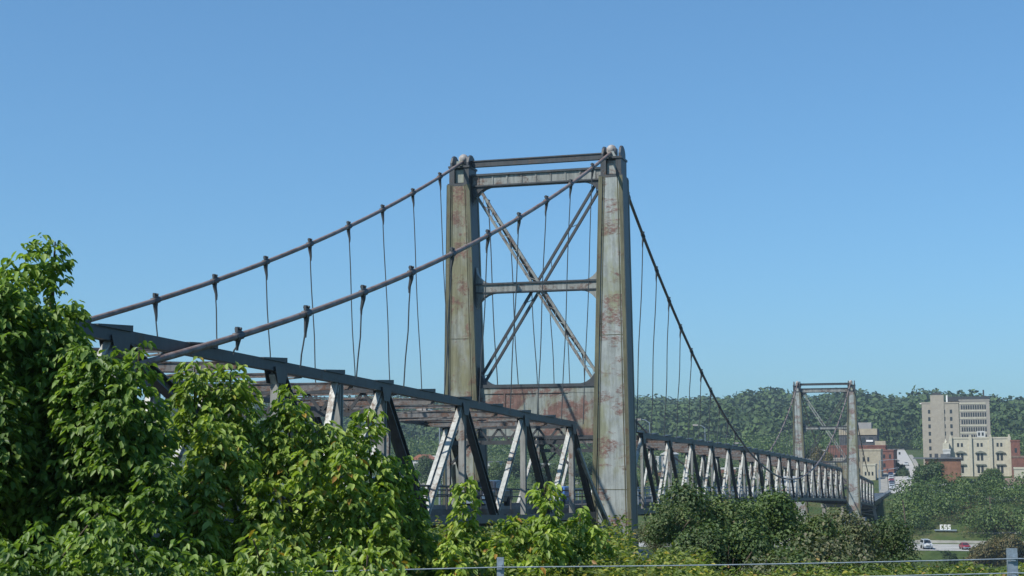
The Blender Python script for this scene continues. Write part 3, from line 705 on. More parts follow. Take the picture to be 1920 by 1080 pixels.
# market street cluster
Y = 520; a, b_, z_ = fr(Y, 1573, 1644, 807)
def ex7(t, W, H, d):
    MB().box(-W/2-.1, W/2+.1, -.3, -.0, H-1.9, H+.6).build('cornice', BM['tan'], t)
    MB().box(-1.2, W/2-2.3, 3, 9, H+.1, H+3.1).build('roof_box', BM['grey'], t)
    MB().box(W/2-4.2, W/2-1.6, -.35, -.02, H-4.6, H-3.9).build('sign_board', M['white'], t)
building('dark_glass_building', 'dark building with tan cornice and grey rooftop box behind the far tower', Y, a, b_, z_, -10, 16, 'dk', [(-W_, H_, 1.6, 2.2) for W_ in (-5, -2, 1, 4) for H_ in (9, 13)], extra=ex7)
Y = 505; a, b_, z_ = fr(Y, 1552, 1660, 838)
def ex8(t, W, H, d):
    MB().box(-1.0, 7.5, -.4, -.0, H-3.0, H-2.4).build('canopy', M['white'], t); MB().box(W/2-4, W/2, 2, 6, H, H+2.2).build('roof_room', BM['tan'], t)
building('red_brick_block', 'wide red brick block below the dark glass building behind the far tower', Y, a, b_, z_, -11, 14, 'red', [(-8+k*2.2, 7.5, 1, 1.8) for k in range(8)], extra=ex8)
Y = 470; a, b_, z_ = fr(Y, 1604, 1651, 845)
building('tan_stone_block', 'tan stone block with a tall plain front right of the far tower', Y, a, b_, z_, -12, 14, 'tan', [(-3.4+k*1.7, h, .7, 1.6) for k in range(3) for h in (4, 8)])
Y = 455; a, b_, z_ = fr(Y, 1617, 1641, 873); building('tan_low_shop', 'low tan shop front at the foot of the tan stone block', Y, a, b_, z_, -12, 10, 'stone', [(-1.2, 3.2, .6, 1.3), (0, 3.2, .6, 1.3), (1.2, 3.2, .6, 1.3)], cat='shop')
Y = 500; a, b_, z_ = fr(Y, 1652, 1675, 846); building('narrow_brick_house', 'narrow dark red brick building with white windows at the corner of the town street', Y, a, b_, z_, -10, 30, 'red', [(-1.2, 7, .8, 1.5), (1.0, 7, .8, 1.5), (-1.2, 3.6, .8, 1.5)])
Y = 470; a, b_, z_ = fr(Y, 1519, 1546, 846); building('small_brick_shed', 'small red brick building with white parapet seen through the far tower', Y, a, b_, z_, -12, 9, 'red', [], trim='white')
Y = 430; a, b_, z_ = fr(Y, 1490, 1600, 862); building('pink_concrete_building', 'low pinkish concrete building behind the far tower legs', Y, a, b_, z_, -13, 12, 'pink', [(-6+k*2, 5, 1, 1.4) for k in range(6)])
Y = 640; a, b_, z_ = fr(Y, 1686, 1697, 872); building('white_house', 'small white house with grey roof at the far end of the town street', Y, a, b_, z_, -5, 9, 'white', [(-1, 3, .9, 1.2)], roof='gable', cat='house')
Y = 600; a, b_, z_ = fr(Y, 1675, 1683, 864); building('white_house', 'narrow pale house left of the street end below the hill', Y, a, b_, z_, -6, 9, 'white', [(0, 4, .8, 1.2)], roof='gable', cat='house')
# left side, seen through the near trusses
LS = [(430, 772, 800, 862, 'white', 'gable', 'rroof', 'white house with orange tiled roof seen between the left truss diagonals'),
      (420, 806, 842, 880, 'white', None, 'grey', 'long white warehouse seen through the near truss'),
      (415, 780, 806, 885, 'grey', None, 'white', 'low grey shed beside the white warehouse'),
      (520, 800, 835, 857, 'grey', None, 'white', 'flat white roofed building above the white warehouse'),
      (480, 900, 935, 868, 'white', None, 'slate', 'pale building between the near tower and the truss'),
      (500, 1000, 1030, 872, 'tan', None, 'white', 'tan building with white roof right of the near left leg'),
      (430, 1066, 1110, 880, 'grey', None, 'white', 'grey flat building seen left of the right tower leg'),
      (440, 1205, 1245, 885, 'rust', None, 'slate', 'orange brick building just right of the near tower'),
      (520, 1215, 1235, 858, 'white', None, 'white', 'white flat roofed house above the orange brick building'),
      (500, 1240, 1262, 852, 'grey', 'gable', 'white', 'grey house with pale roof seen over the main span deck'),
      (470, 1300, 1330, 872, 'white', None, 'slate', 'white building seen under the third peak of the main truss'),
      (450, 1352, 1380, 880, 'red', None, 'white', 'red brick shop seen under the middle of the main truss'),
      (460, 1400, 1432, 878, 'white', None, 'grey', 'white flat building under the cable crossing'),
      (450, 1450, 1475, 874, 'tan', None, 'white', 'tan building seen left of the far tower')]
for (Y, a, b_, yt, mt, rf, tr, lb_) in LS:
    p, q, z_ = fr(Y, a, b_, yt); n = max(2, int((q-p)/2.6))
    building('town_house', lb_, Y, p, q, z_, -14, 11, mt, [(-(q-p)/2+(q-p)*(k+.5)/n, h, 1.0, 1.3) for k in range(n) for h in (z_+14-2.6, z_+14-5.6) if h > 1], roof=rf, trim=tr, cat='house', group='houses of the far bank')

# ------------------------------------------------------------------ lamps, poles, signals, sign
def lamp(label, p, h, arm=1.6, double=False, r=.07, grp=None, dirx=1):
    t = thing('street_lamp', label, 'street lamp', p, grp)
    MB().tube([(0, 0, 0), (0, 0, h)], [r*1.3, r*.8], 6).build('pole', M['galv'], t)
    for s in ((-1, 1) if double else (dirx,)):
        MB().tube([(0, 0, h-.1), (s*arm*.6, 0, h+.25), (s*arm, 0, h+.3)], r*.6, 5).build('arm', M['galv'], t)
        MB().box(min(s*arm-.1, s*arm+s*.75), max(s*arm-.1, s*arm+s*.75), -.16, .16, h+.2, h+.4).build('lamp_head', M['pale'], t)
    return t
LB = 'lamps along the bridge'
for y, lb_, s, h in ((-7.5, 'street lamp on the far side of the bridge seen left of the near tower', -1, 6.4), (59.3, 'street lamp above the main span close right of the near tower', -1, 8.4), (94.5, 'second street lamp right of the near tower above the main span', -1, 9.2), (130, 'third street lamp right of the near tower, beside the low point of the cable', -1, 8.0)):
    lamp(lb_, (-4.5, y, zc(y)-5.9), h, .8, grp=LB, dirx=-1, r=.06)
for k, (px_, d0) in enumerate(((1640, 0), (1651, 0))):
    pass
p = atY(1651, 925, 398); lamp('tall street lamp with an arm over the street beside the end of the bridge', (p[0], p[1], float(ground(p[0], p[1]))), 9.5, 5.0, r=.12)
p = atY(1757, 960, 330); lamp('left of two double armed highway lamps above the white letters sign', (p[0], p[1], float(ground(p[0], p[1]))), 4.2, 1.8, True, r=.09, grp='double armed highway lamps')
p = atY(1789, 960, 332); lamp('right of two double armed highway lamps above the white letters sign', (p[0], p[1], float(ground(p[0], p[1]))), 4.2, 1.8, True, r=.09, grp='double armed highway lamps')
def pole(label, p, h, lean=0, cross=True):
    t = thing('utility_pole', label, 'utility pole', p, 'utility poles of the far bank'); MB().tube([(0, 0, -1), (lean*h, 0, h)], [.2, .13], 7).build('pole', M['bark'], t)
    if cross: MB().bar((lean*h-1.1, 0, h-.6), (lean*h+1.1, 0, h-.6), .12, .12).build('crossarm', M['bark'], t)
p = atY(1700, 1040, 250); pole('dark leaning pole at the right end of the bridge truss', (p[0]+.6, 250, -22.5), 11.5, -.09, False)
p = atY(1741, 955, 322); pole('thin pale pole among trees between bridge end and white letters sign', (p[0], 322, float(ground(p[0], 322))), 5.5, 0, True)
p = atY(1858, 1000, 300); pole('short pole in the grass at the right of the highway lamps', (p[0], 300, float(ground(p[0], 300))), 6, .02, True)
ow = MB()
a_, b_ = atY(1741, 921, 322), atY(1990, 935, 322)
for h in (0, .5): ow.tube([tuple(a_*(1-t_)+b_*t_+np.array([0, 0, h-1.2*math.sin(math.pi*t_)])) for t_ in np.linspace(0, 1, 12)], .045, 4)
tag(ow.build('overhead_wire', M['galv']), 'pair of overhead wires sagging to the right from the thin pale pole', 'wire')
# traffic signal at the street end
p = atY(1653, 925, 392); t = thing('traffic_signal', 'traffic signal with long white arm reaching over the town street', 'traffic signal', (p[0]-.6, 391, float(ground(p[0], 391))))
MB().tube([(0, 0, 0), (0, 0, 7.0)], .13, 7).build('pole', M['galv'], t); MB().tube([(0, 0, 6.5), (6.2, 0, 7.6)], .09, 6).build('arm', M['galv'], t)
for k in (2.6, 5.6):
    MB().box(k-.2, k+.2, -.2, .2, 5.9+k*.17, 6.9+k*.17).build('signal_head', M['dark'], t)
# sign with raised white letters
p = atY(1773, 995, 285); t = thing('letter_sign', 'roof sign of three white letters reading ESS on a grey deck with posts', 'sign', (p[0], 285, p[2]-1.6))
MB().box(-2.6, 2.6, -.5, .9, 1.6, 1.85).build('sign_deck', M['galv'], t)
for x in (-2.3, 2.3, 0): MB().bar((x, 0, -2.5), (x, 0, 1.6), .14, .14, up=(0, 1, 0)).build('sign_post', M['galv'], t)
G5 = {'E': ['111', '100', '110', '100', '111'], 'S': ['111', '100', '111', '001', '111']}
for k, ch_ in enumerate('ESS'):
    lt = MB(); x0 = -1.3+k*.9
    for r, row in enumerate(G5[ch_]):
        n0 = None
        for c_ in range(3):
            if row[c_] == '1': lt.box(x0+c_*.23, x0+c_*.23+.23, -.12, .06, 1.85+(4-r)*.24, 1.85+(5-r)*.24)
    lt.build('letter', M['white'], t)
# highway barrier and fence on the bank
bx = MB(); bx.box(-40, 90, 276.2, 276.5, -22.1, -21.2); t_ = bx.build('highway_barrier', plain('barrier_concrete', (.35, .34, .31), .9, scale=.4)); tag(t_, 'low pale concrete barrier along the far side of the riverside highway', 'barrier')
bx = MB(); a = atY(1800, 1008, 285); bx.prism([(a[0], -21.8), (a[0]+14, -21.8), (a[0]+14, -19.4), (a[0]+2, -19.8)], 'y', 284, 284.5)
tag(bx.build('retaining_wall', M['conc']), 'short sloping concrete retaining wall above the highway at the right', 'wall')
a = atY(1914, 985, 292); bx = MB(); bx.box(a[0], a[0]+6, 292, 296, -22, a[2]+2.3); bx.box(a[0]-.2, a[0]+6.2, 291.8, 296.2, a[2]+2.3, a[2]+2.6)
tag(bx.build('pump_house', BM['stone']), 'cream walled hut cut by the right edge above the highway', 'hut')

# ------------------------------------------------------------------ roadside cable fence
t = thing('cable_fence', 'galvanised post and wire fence running along the bottom edge of the picture', 'fence', (26, -86, -1.85))
P0 = at(938, 1045, 14.2); P1 = at(1898, 1028, 13.4); dv = P1-P0
for k in (-2, -1, 0, 1, 2):
    p = P0+dv*k; gz = -2.0; w_ = .032 if k != 1 else .042
    q = MB(); q.box(-w_, w_, -.006, .006, gz, p[2]); q.box(-w_, -w_+.012, .006, .05, gz, p[2]-.002); q.box(w_-.012, w_, .006, .05, gz, p[2]-.002)
    for h in (.09, .23, .37): q.box(-.02, .02, -.03, -.006, p[2]-h-.02, p[2]-h+.02)
    o = q.build('post', M['galv'], t); o.location = (p[0]-26, p[1]+86, 1.85); o.rotation_euler = (0, 0, math.radians(12))
for h in (.09, .215, .34):
    pts = []
    for k in np.linspace(-2, 2, 41):
        p = P0+dv*k; pts.append((p[0]-26-.0, p[1]+86-.03, p[2]+1.85-h-.012*abs(math.sin(math.pi*k))))
    MB().tube(pts, .0055, 5).build('wire', M['galv'], t)

# ------------------------------------------------------------------ vegetation
LM = {
 'near': leafmat('maple_leaf_green', [(0, (.13, .20, .035)), (.35, (.21, .31, .055)), (.7, (.30, .41, .085)), (.965, (.40, .48, .11)), (.985, (.35, .26, .05)), (1, (.40, .18, .04))], .40, .5, .9),
 'tall': leafmat('dark_tree_leaf', [(0, (.085, .155, .034)), (.5, (.15, .25, .05)), (1, (.26, .37, .08))], .42, .5, .8),
 'weed': leafmat('yellow_green_weed', [(0, (.08, .13, .03)), (.5, (.17, .23, .05)), (.88, (.26, .30, .07)), (.95, (.42, .36, .06)), (1, (.34, .20, .10))], .4, .6, 1.5),
 'bush': leafmat('dull_bush_leaf', [(0, (.06, .105, .035)), (.5, (.09, .15, .045)), (.8, (.13, .165, .06)), (.95, (.16, .20, .06)), (1, (.24, .20, .13))], .3, .6, .5),
 'dusty': leafmat('dusty_bush_leaf', [(0, (.08, .11, .045)), (.5, (.13, .15, .065)), (.85, (.17, .17, .085)), (1, (.22, .19, .14))], .25, .6, .5),
 'shade': leafmat('dark_town_tree_leaf', [(0, (.025, .055, .018)), (.6, (.045, .085, .024)), (1, (.07, .12, .03))], .2, .6, .3),
 'far':  leafmat('town_tree_leaf', [(0, (.045, .085, .022)), (.6, (.075, .13, .03)), (1, (.12, .17, .04))], .25, .6, .25),
 'olive': leafmat('autumn_tree_leaf', [(0, (.08, .085, .03)), (.6, (.13, .12, .04)), (1, (.20, .14, .05))], .25, .6, .25)}
WL = .27
def spray(tip, length, rad, n, leaf, rng, rt=.25):
    """one leafy shoot: stalked groups of drooping leaflets round an upright stem; returns points, directions, sizes"""
    tip = np.asarray(tip, float); t = rng.random(n)**.8
    az = rng.random(n)*2*math.pi
    r = rad*(rt+(1-rt)*np.sqrt(np.clip(t*1.8, 0, 1)))*(.35+.65*rng.random(n))
    c = tip[None]-np.stack([np.zeros(n), np.zeros(n), t*length], 1)
    outd = np.stack([np.cos(az), np.sin(az), np.zeros(n)], 1)
    node = c+outd*r[:, None]; node[:, 2] -= r*.15*rng.random(n)
    k = 4; P = np.repeat(node, k, 0); O = np.repeat(outd, k, 0)
    ph = np.tile(np.linspace(-1.1, 1.1, k), n)+rng.normal(0, .25, n*k)
    ca, sa = np.cos(ph), np.sin(ph); D = np.stack([O[:, 0]*ca-O[:, 1]*sa, O[:, 0]*sa+O[:, 1]*ca, -rng.uniform(.15, 1.1, n*k)], 1)
    P = P+rng.normal(0, .018, P.shape)
    return P, D, leaf*rng.uniform(.5, 1.35, n*k)
def shrub_tree(name, label, cat, tips, base, leaf, mat, per=46, group=None, length=1.0, rad=.30, trunk_r=.05, ntip=3, dens=1.5, rt=.25):
    """tips: list of (x,y,z,length,rad)"""
    b = np.asarray(base, float); t = thing(name, label, cat, b, group)
    Ps, Ds, Ss = [], [], []
    tr = MB()
    top = max(tips, key=lambda q: q[2])
    H = top[2]-b[2]
    tr.tube([(0, 0, -.3), (.05*H*.1, 0, H*.45), (top[0]-b[0], top[1]-b[1], H-.1)], [trunk_r, trunk_r*.7, .008], 6)
    for i_, (x, y, z, ln, rd) in enumerate(tips):
        P, D, s_ = spray((x-b[0], y-b[1], z-b[2]), ln, rd*(1.15 if i_ < ntip else 1), int(per*(dens if i_ < ntip else 2.3)*ln*rd/.30), leaf, RNG, rt if i_ < ntip else .3); Ps.append(P); Ds.append(D); Ss.append(s_)
        h0 = max(.1, (z-b[2])*.35); f = h0/max(.2, H)
        if H > 9: tr.tube([((top[0]-b[0])*f*.4, (top[1]-b[1])*f*.4, h0), ((x-b[0])*.75, (y-b[1])*.75, h0+(z-b[2]-h0)*.5), (x-b[0], y-b[1], z-b[2]-.03)], [trunk_r*.45, .014, .004], 4)
    tr.build('trunk', M['bark'], t)
    link('crown', leaf_mesh('crown', np.concatenate(Ps), np.concatenate(Ds), np.concatenate(Ss), mat, width=WL, flat=.68), t)
    return t
def tipsfrom(specs):
    out = []
    for (px_, py_, d, ln, rd) in specs:
        p = at(px_, py_, d); out.append((p[0], p[1], p[2], ln, rd))
    return out
def gz(p): return float(ground(p[0], p[1]))
def fill(x0, x1, topf, y1, d0, d1, step, ln=.9, rd=.3):
    out = []; x = x0
    while x <= x1:
        y = topf(x)+random.uniform(0, step*.6)
        while y < y1:
            out.append((x+random.uniform(-.4, .4)*step, y+random.uniform(-.3, .3)*step, random.uniform(d0, d1), ln*random.uniform(.7, 1.2), rd*random.uniform(.8, 1.25)))
            y += step
        x += step*.85
    return out
# the tall tree at the left edge
ta = [(78, 436, 16.2, .55, .16), (104, 436, 16.3, .4, .13), (40, 450, 16.1, .6, .18), (18, 486, 16, .8, .22), (60, 470, 16.4, .9, .26), (112, 475, 16.2, .45, .13), (128, 560, 16, .7, .22), (90, 560, 16, .9, .32), (20, 560, 16.3, 1, .35), (140, 615, 16.1, .7, .25), (110, 640, 15.8, .9, .32), (-30, 500, 16, 1, .35)]
ta += fill(-70, 150, lambda x: 520+max(0, x-60)*1.1, 1150, 15.2, 17.6, 62)
ta += fill(-60, 225, lambda x: 660 if x > 150 else 620, 1150, 15.6, 18.2, 62)
bp = at(70, 1100, 17); shrub_tree('leafy_tree', 'tall dark green tree filling the left edge, highest of all the foliage', 'tree', tipsfrom(ta), (bp[0], bp[1], gz(bp)), .105, LM['tall'], 70, rad=.3, trunk_r=.13, ntip=10)
tb = [(215, 648, 15.5, .5, .18), (262, 634, 15.6, .55, .2), (240, 672, 15.4, .7, .26), (290, 745, 15.6, .6, .2), (185, 655, 15.5, .6, .22), (255, 740, 15.5, .7, .26)]
tb += fill(170, 285, lambda x: 720+max(0, x-260)*1.2, 1150, 15, 17, 60, .8, .27)
bp = at(230, 1100, 16); shrub_tree('leafy_tree', 'bushy green tree right of the tall dark tree, before the cable end', 'tree', tipsfrom(tb), (bp[0], bp[1], gz(bp)), .105, LM['tall'], 66, trunk_r=.07)
G = 'green saplings on the near bank'
SAP = [
 ('sapling with a round tip, leftmost of the saplings before the truss', [(365, 672, 18, .5, .20), (362, 715, 18, .7, .26)], (325, 395), 790, 18),
 ('sapling with a broad leafy tip under the lower end of the right main cable', [(432, 680, 18.2, .55, .25), (418, 730, 18.1, .7, .28), (452, 725, 18.2, .6, .24)], (395, 480), 790, 18.2),
 ('sapling with a narrow curved tip in front of the first dark truss diagonal', [(546, 722, 18.4, .5, .18), (535, 765, 18.3, .7, .26), (505, 800, 18.2, .7, .24)], (485, 580), 830, 18.4),
 ('sapling with a low rounded top between two light truss diagonals', [(606, 790, 18.6, .5, .25), (638, 800, 18.5, .6, .24), (590, 830, 18.5, .8, .26)], (585, 665), 850, 18.6),
 ('sapling with a small knobbly tip in front of the second light truss diagonal', [(690, 766, 18.8, .32, .19), (680, 800, 18.8, .5, .18), (700, 838, 18.7, .7, .24)], (665, 735), 870, 18.8),
 ('sapling reaching up to the foot of the wide dark diagonal', [(745, 852, 19, .4, .18), (730, 890, 19, .7, .24), (775, 908, 19.1, .5, .17)], (735, 790), 930, 19),
 ('thin sapling standing alone before the rusty left tower leg', [(873, 895, 20, .3, .15), (868, 932, 20, .4, .15), (862, 985, 20, .6, .2), (890, 975, 20, .4, .16)], (850, 890), 1010, 20),
 ('sapling with a bright tip in the middle of the last truss opening', [(1022, 899, 20.5, .3, .17), (1030, 935, 20.4, .4, .16), (1015, 968, 20.4, .5, .24), (960, 965, 20.3, .5, .22)], (950, 1050), 1000, 20.5),
 ('small sapling at the foot of the end post left of the right tower leg', [(1088, 950, 20.8, .35, .12), (1070, 975, 20.7, .5, .2), (1108, 985, 20.7, .35, .12)], (1050, 1110), 1010, 20.8)]
for lb_, tips, (xa, xb), yb_, d in SAP:
    sp = list(tips)+fill(xa, xb, lambda x, yb_=yb_: yb_-28, 1130, d-1.6, d+1.2, 58, .7, .24)
    bp = at((xa+xb)/2, 1110, d+.3); shrub_tree('sapling', lb_, 'sapling', tipsfrom(sp), (bp[0], bp[1], gz(bp)), .112, LM['near'], 60, G, trunk_r=.035, dens=3.0, rt=.5)
# low thicket in front, between the tree and the weeds
for lb_, xa, xb, yt, d in (('low leafy thicket at the bottom left below the tall dark tree', 180, 420, 1000, 13.9), ('low leafy thicket at the bottom under the first saplings', 420, 600, 990, 13.9), ('low leafy thicket left of the thin alone sapling', 600, 770, 1010, 13.8), ('dark leafy thicket in the bottom left corner of the picture', -60, 190, 960, 13.8)):
    sp = fill(xa, xb, lambda x: yt+random.uniform(-20, 30), 1120, d-.4, d+.2, 55, .5, .22); bp = at((xa+xb)/2, 1120, d)
    shrub_tree('thicket', lb_, 'thicket', tipsfrom(sp), (bp[0], bp[1], gz(bp)), .09, LM['near'] if xa > 300 else LM['tall'], 56, 'thickets on the near bank', trunk_r=.012)
# weeds: ground cover
def cover(name, regions, mat, leaf):
    Ps, Ds, Ss = [], [], []
    for (x0, x1, yt0, yt1, d0, d1, n, hh) in regions:
        px_ = RNG.uniform(x0, x1, n); dd = RNG.uniform(d0, d1, n)
        for a_, d_ in zip(px_, dd):
            f = (d_-d0)/(d1-d0); yy = yt0*f+yt1*(1-f)+RNG.uniform(-14, 26)
            p = at(a_, yy, d_); m_ = 26
            h = RNG.random(m_)*hh; ang = RNG.random(m_)*6.28; r_ = (.03+.16*RNG.random(m_))*(.4+h/hh)
            Ps.append(np.stack([p[0]+np.cos(ang)*r_, p[1]+np.sin(ang)*r_, p[2]-h], 1)); Ds.append(np.stack([np.cos(ang), np.sin(ang), RNG.uniform(-.3, .9, m_)], 1)); Ss.append(leaf*RNG.uniform(.6, 1.3, m_))
    o = link(name, leaf_mesh(name, np.concatenate(Ps), np.concatenate(Ds), np.concatenate(Ss), mat, width=.26), None); tag(o, kind='stuff'); return o
tag(cover('weeds', [(700, 960, 1000, 1080, 19, 26, 500, .8), (780, 1180, 975, 1075, 19, 27, 1200, .8), (1120, 1330, 1030, 1080, 19, 26, 420, .7), (1300, 1990, 1062, 1100, 20, 26, 700, .6), (-50, 700, 1060, 1110, 17, 20, 500, .5)], LM['weed'], .085), 'yellow flowering weeds and tall grass along the bottom of the picture', 'weeds')

def bush_mesh(name, R, Hh, n, leaf, mat, lobes=9, seed=0, width=.36):
    rng = np.random.default_rng(seed); c = []
    for k in range(lobes):
        a = rng.random()*6.28; r = R*.62*math.sqrt(rng.random()); h = Hh*(.35+.5*rng.random()*(1-.5*r/R)); c.append((r*math.cos(a), r*math.sin(a), h, R*rng.uniform(.28, .5)))
    P, D, NN = [], [], []
    for (x, y, z, rr) in c:
        m_ = int(n*rr*rr/sum(q[3]**2 for q in c)); v_ = unit(rng.normal(size=(m_, 3))); v_[:, 2] = np.where(v_[:, 2] < -.5, -v_[:, 2], v_[:, 2])
        nz = 1+.22*np.sin(v_[:, 0]*7+x*3)*np.cos(v_[:, 1]*6+z*2)+rng.normal(0, .09, m_)
        rad = rr*(rng.random(m_)**.28)*nz
        P.append(np.array([x, y, z])+v_*rad[:, None]); D.append(np.cross(v_, rng.normal(size=v_.shape))+v_*.25); NN.append(v_)
    P = np.concatenate(P); D = np.concatenate(D); P[:, 2] = np.maximum(P[:, 2], -.2)
    return leaf_mesh(name, P, D, leaf*rng.uniform(.6, 1.3, len(P)), mat, width=width, N0=np.concatenate(NN), jit=.65)
def trunk_mesh(R, Hh, seed):
    rng = random.Random(seed); t = MB(); r0 = R*.06+.03
    t.tube([(0, 0, -.6), (rng.uniform(-.1, .1), 0, Hh*.3), (rng.uniform(-.2, .2), .1, Hh*.7)], [r0, r0*.75, r0*.3], 7)
    for k in range(6):
        a = rng.random()*6.28; q = R*.5; t.tube([(0, 0, Hh*(.2+.05*k)), (math.cos(a)*q*.5, math.sin(a)*q*.5, Hh*(.4+.05*k)), (math.cos(a)*q, math.sin(a)*q, Hh*(.55+.05*k))], [r0*.5, r0*.3, r0*.1], 5)
    return t.mesh('trunk', M['bark'])
def make_tree(name, label, cat, R, Hh, n, leaf, mat, loc, seed, group=None, lobes=9):
    t = thing(name, label, cat, loc, group); link('trunk', trunk_mesh(R, Hh, seed), t); link('crown', bush_mesh('crown', R, Hh, n, leaf, mat, lobes, seed), t); return t
# dull bushes right of the near tower
BP = [(1262, 935, 44, 1.1), (1230, 980, 50, .8), (1290, 915, 46, 1.7), (1372, 938, 48, 1.6), (1440, 922, 50, 1.8), (1520, 945, 52, 1.7), (1600, 958, 55, 1.8), (1660, 980, 56, 1.5),
      (1300, 1000, 38, 1.2), (1365, 985, 38, 1.5), (1430, 1000, 38, 1.6), (1530, 1005, 40, 1.7), (1620, 1015, 42, 1.5), (1700, 1055, 44, 1.3), (1790, 1062, 40, 1.2), (1880, 1050, 42, 1.3),
      (1300, 1052, 30, .9), (1390, 1050, 30, 1.2), (1510, 1052, 31, 1.2), (1615, 1056, 32, 1.1)]
ROWN = ['back', 'middle', 'front']
prot = {}
for k, (px_, py_, d, R) in enumerate(BP):
    p = at(px_, py_, d); g0 = gz(p); Hh = R*1.9; row = 0 if k < 8 else (1 if k < 16 else 2); idx = k-(0, 8, 16)[row]
    lb_ = f'dull green bush right of the near tower, {["first","second","third","fourth","fifth","sixth","seventh","eighth"][idx]} from left in {ROWN[row]} row'
    v_ = (k*3+k//4) % 4
    loc = (p[0], p[1], p[2]-Hh*.92)
    if v_ not in prot:
        prot[v_] = make_tree('bush', lb_, 'bush', 1.6, 1.6*1.9, 5200, .105, (LM['bush'], LM['far'], LM['bush'], LM['dusty'])[v_], loc, 40+v_, 'bushes on the near bank', 12); prot[v_].scale = (R/1.6,)*3
    else: dup(prot[v_], loc, lb_, random.uniform(0, 6), R/1.6)
for k, (px_, py_, d, R) in enumerate([(815, 985, 30, 1.2), (905, 1005, 31, 1.2), (985, 995, 33, 1.2), (1070, 1015, 34, 1.1)]):
    p = at(px_, py_, d); dup(prot[(0, 2, 1, 0)[k]], (p[0], p[1], p[2]-R*1.9*.92), 'dark bush in the shade under the near truss, number '+['one', 'two', 'three', 'four'][k]+' from the left', k*1.7, R/1.6)
# thick undergrowth below the bushes, down the bank
n = 5200; u = RNG.uniform(24, 92, n); lat = RNG.uniform(-.42, .42, n)*u
ux = CAM[0]-math.sin(YAW)*u+math.cos(YAW)*lat; uy = CAM[1]+math.cos(YAW)*u+math.sin(YAW)*lat; uz = ground(ux, uy)
k = 14; P = np.repeat(np.stack([ux, uy, uz], 1), k, 0)+RNG.normal(0, .38, (n*k, 3)); P[:, 2] += RNG.random(n*k)*1.0
tag(link('undergrowth', leaf_mesh('undergrowth', P, RNG.normal(size=P.shape)+[0, 0, .5], .24*RNG.uniform(.6, 1.2, n*k), LM['bush'])), 'dark undergrowth covering the near river bank below the bridge', 'undergrowth', kind='stuff')

# trees of the far bank
tp = [make_tree('town_tree', '', 'tree', 4.5, 9.5, 9500, .42, LM['shade'], (0, 0, 0), 90, 'trees of the far bank', 14), make_tree('town_tree', '', 'tree', 4.5, 8.5, 8500, .42, LM['far'], (0, 0, 0), 91, 'trees of the far bank', 12), make_tree('town_tree', '', 'tree', 4.5, 8.5, 8500, .40, LM['olive'], (0, 0, 0), 92, 'trees of the far bank', 11)]
used = [False]*3
FT = [(1742, 868, 345, 4.3, 0, 'large green tree in front of the orange brick warehouse'), (1717, 915, 332, 2.6, 2, 'small brownish tree at the right kerb of the town street'), (1775, 905, 335, 3.4, 1, 'light green tree below the orange brick warehouse'),
      (1700, 930, 318, 2.8, 0, 'dark tree beside the end of the bridge'), (1735, 935, 315, 3.0, 0, 'dark tree left of the highway lamps'), (1765, 945, 310, 3.2, 0, 'dark tree behind the white letters sign'), (1800, 938, 318, 2.8, 2, 'brownish tree right of the highway lamps'),
      (1858, 880, 360, 3.0, 1, 'round green tree in front of the cream stone building'), (1830, 915, 345, 2.8, 2, 'orange tinged tree before the long low building'), (1850, 920, 340, 2.6, 0, 'green tree in the hedge row below the long low building'), (1890, 925, 338, 3.0, 0, 'tree in the hedge row near the right edge'),
      (1915, 930, 336, 3.0, 0, 'last tree of the hedge row at the right edge'), (1812, 975, 298, 3.0, 0, 'very dark tree right of the white letters sign'), (1725, 980, 292, 2.8, 1, 'bright green shrubby tree left of the white letters sign'), (1742, 985, 289, 2.4, 1, 'second bright green shrubby tree left of the white letters sign'),
      (1860, 968, 290, 4.2, 2, 'wide olive tree above the highway at the right'), (1890, 962, 292, 4.6, 2, 'largest olive tree above the highway near the right edge'), (1838, 985, 288, 2.4, 2, 'reddish olive shrub below the grass slope'),
      (1683, 868, 520, 3.4, 0, 'street tree in front of the pale houses at the street end'), (1692, 880, 480, 2.8, 0, 'dark street tree on the left side of the town street'), (1780, 1035, 246, 1.6, 0, 'small dark tree at the near side of the highway'), (1850, 1020, 246, 3.6, 2, 'olive tree before the highway at the right'), (1890, 1005, 247, 4.2, 2, 'tall olive tree before the highway at the right edge'),
      (1235, 905, 262, 3.2, 1, 'green tree seen just right of the near tower under the main truss'), (1262, 900, 300, 3.2, 1, 'light green tree seen under the second main truss peak'), (1312, 850, 330, 3.4, 1, 'tall yellow green tree seen through the third main truss opening'), (1345, 893, 300, 3, 0, 'green tree seen under the fourth main truss peak'),
      (1380, 893, 300, 3, 0, 'green tree seen under the fifth main truss peak'), (1440, 893, 290, 3, 0, 'green tree seen low under the middle of the main truss'), (1475, 878, 280, 2.6, 1, 'bright tree seen left of the far tower through the truss'),
      (800, 858, 380, 5, 0, 'green tree right of the orange roofed house'), (845, 862, 400, 5, 0, 'green tree above the white warehouse'), (930, 868, 380, 5, 1, 'light green tree in the opening right of the rusty left leg'), (965, 858, 420, 5.5, 0, 'green tree in the middle of the truss opening'),
      (1010, 868, 390, 5, 0, 'green tree behind the bright sapling tip'), (1060, 860, 400, 5, 1, 'light green tree left of the right tower leg'), (1095, 862, 400, 5, 0, 'green tree close left of the right tower leg'), (750, 862, 390, 5, 0, 'green tree left of the orange roofed house'), (885, 862, 390, 5, 0, 'green tree beside the rusty left leg'),
      (640, 850, 400, 6, 0, 'green tree seen above the second sapling group'), (1540, 842, 400, 4.5, 2, 'yellowish tree seen inside the far tower'), (1505, 838, 440, 4.5, 0, 'green tree left inside the far tower'), (1215, 850, 420, 4, 0, 'green tree behind the main truss close to the near tower')]
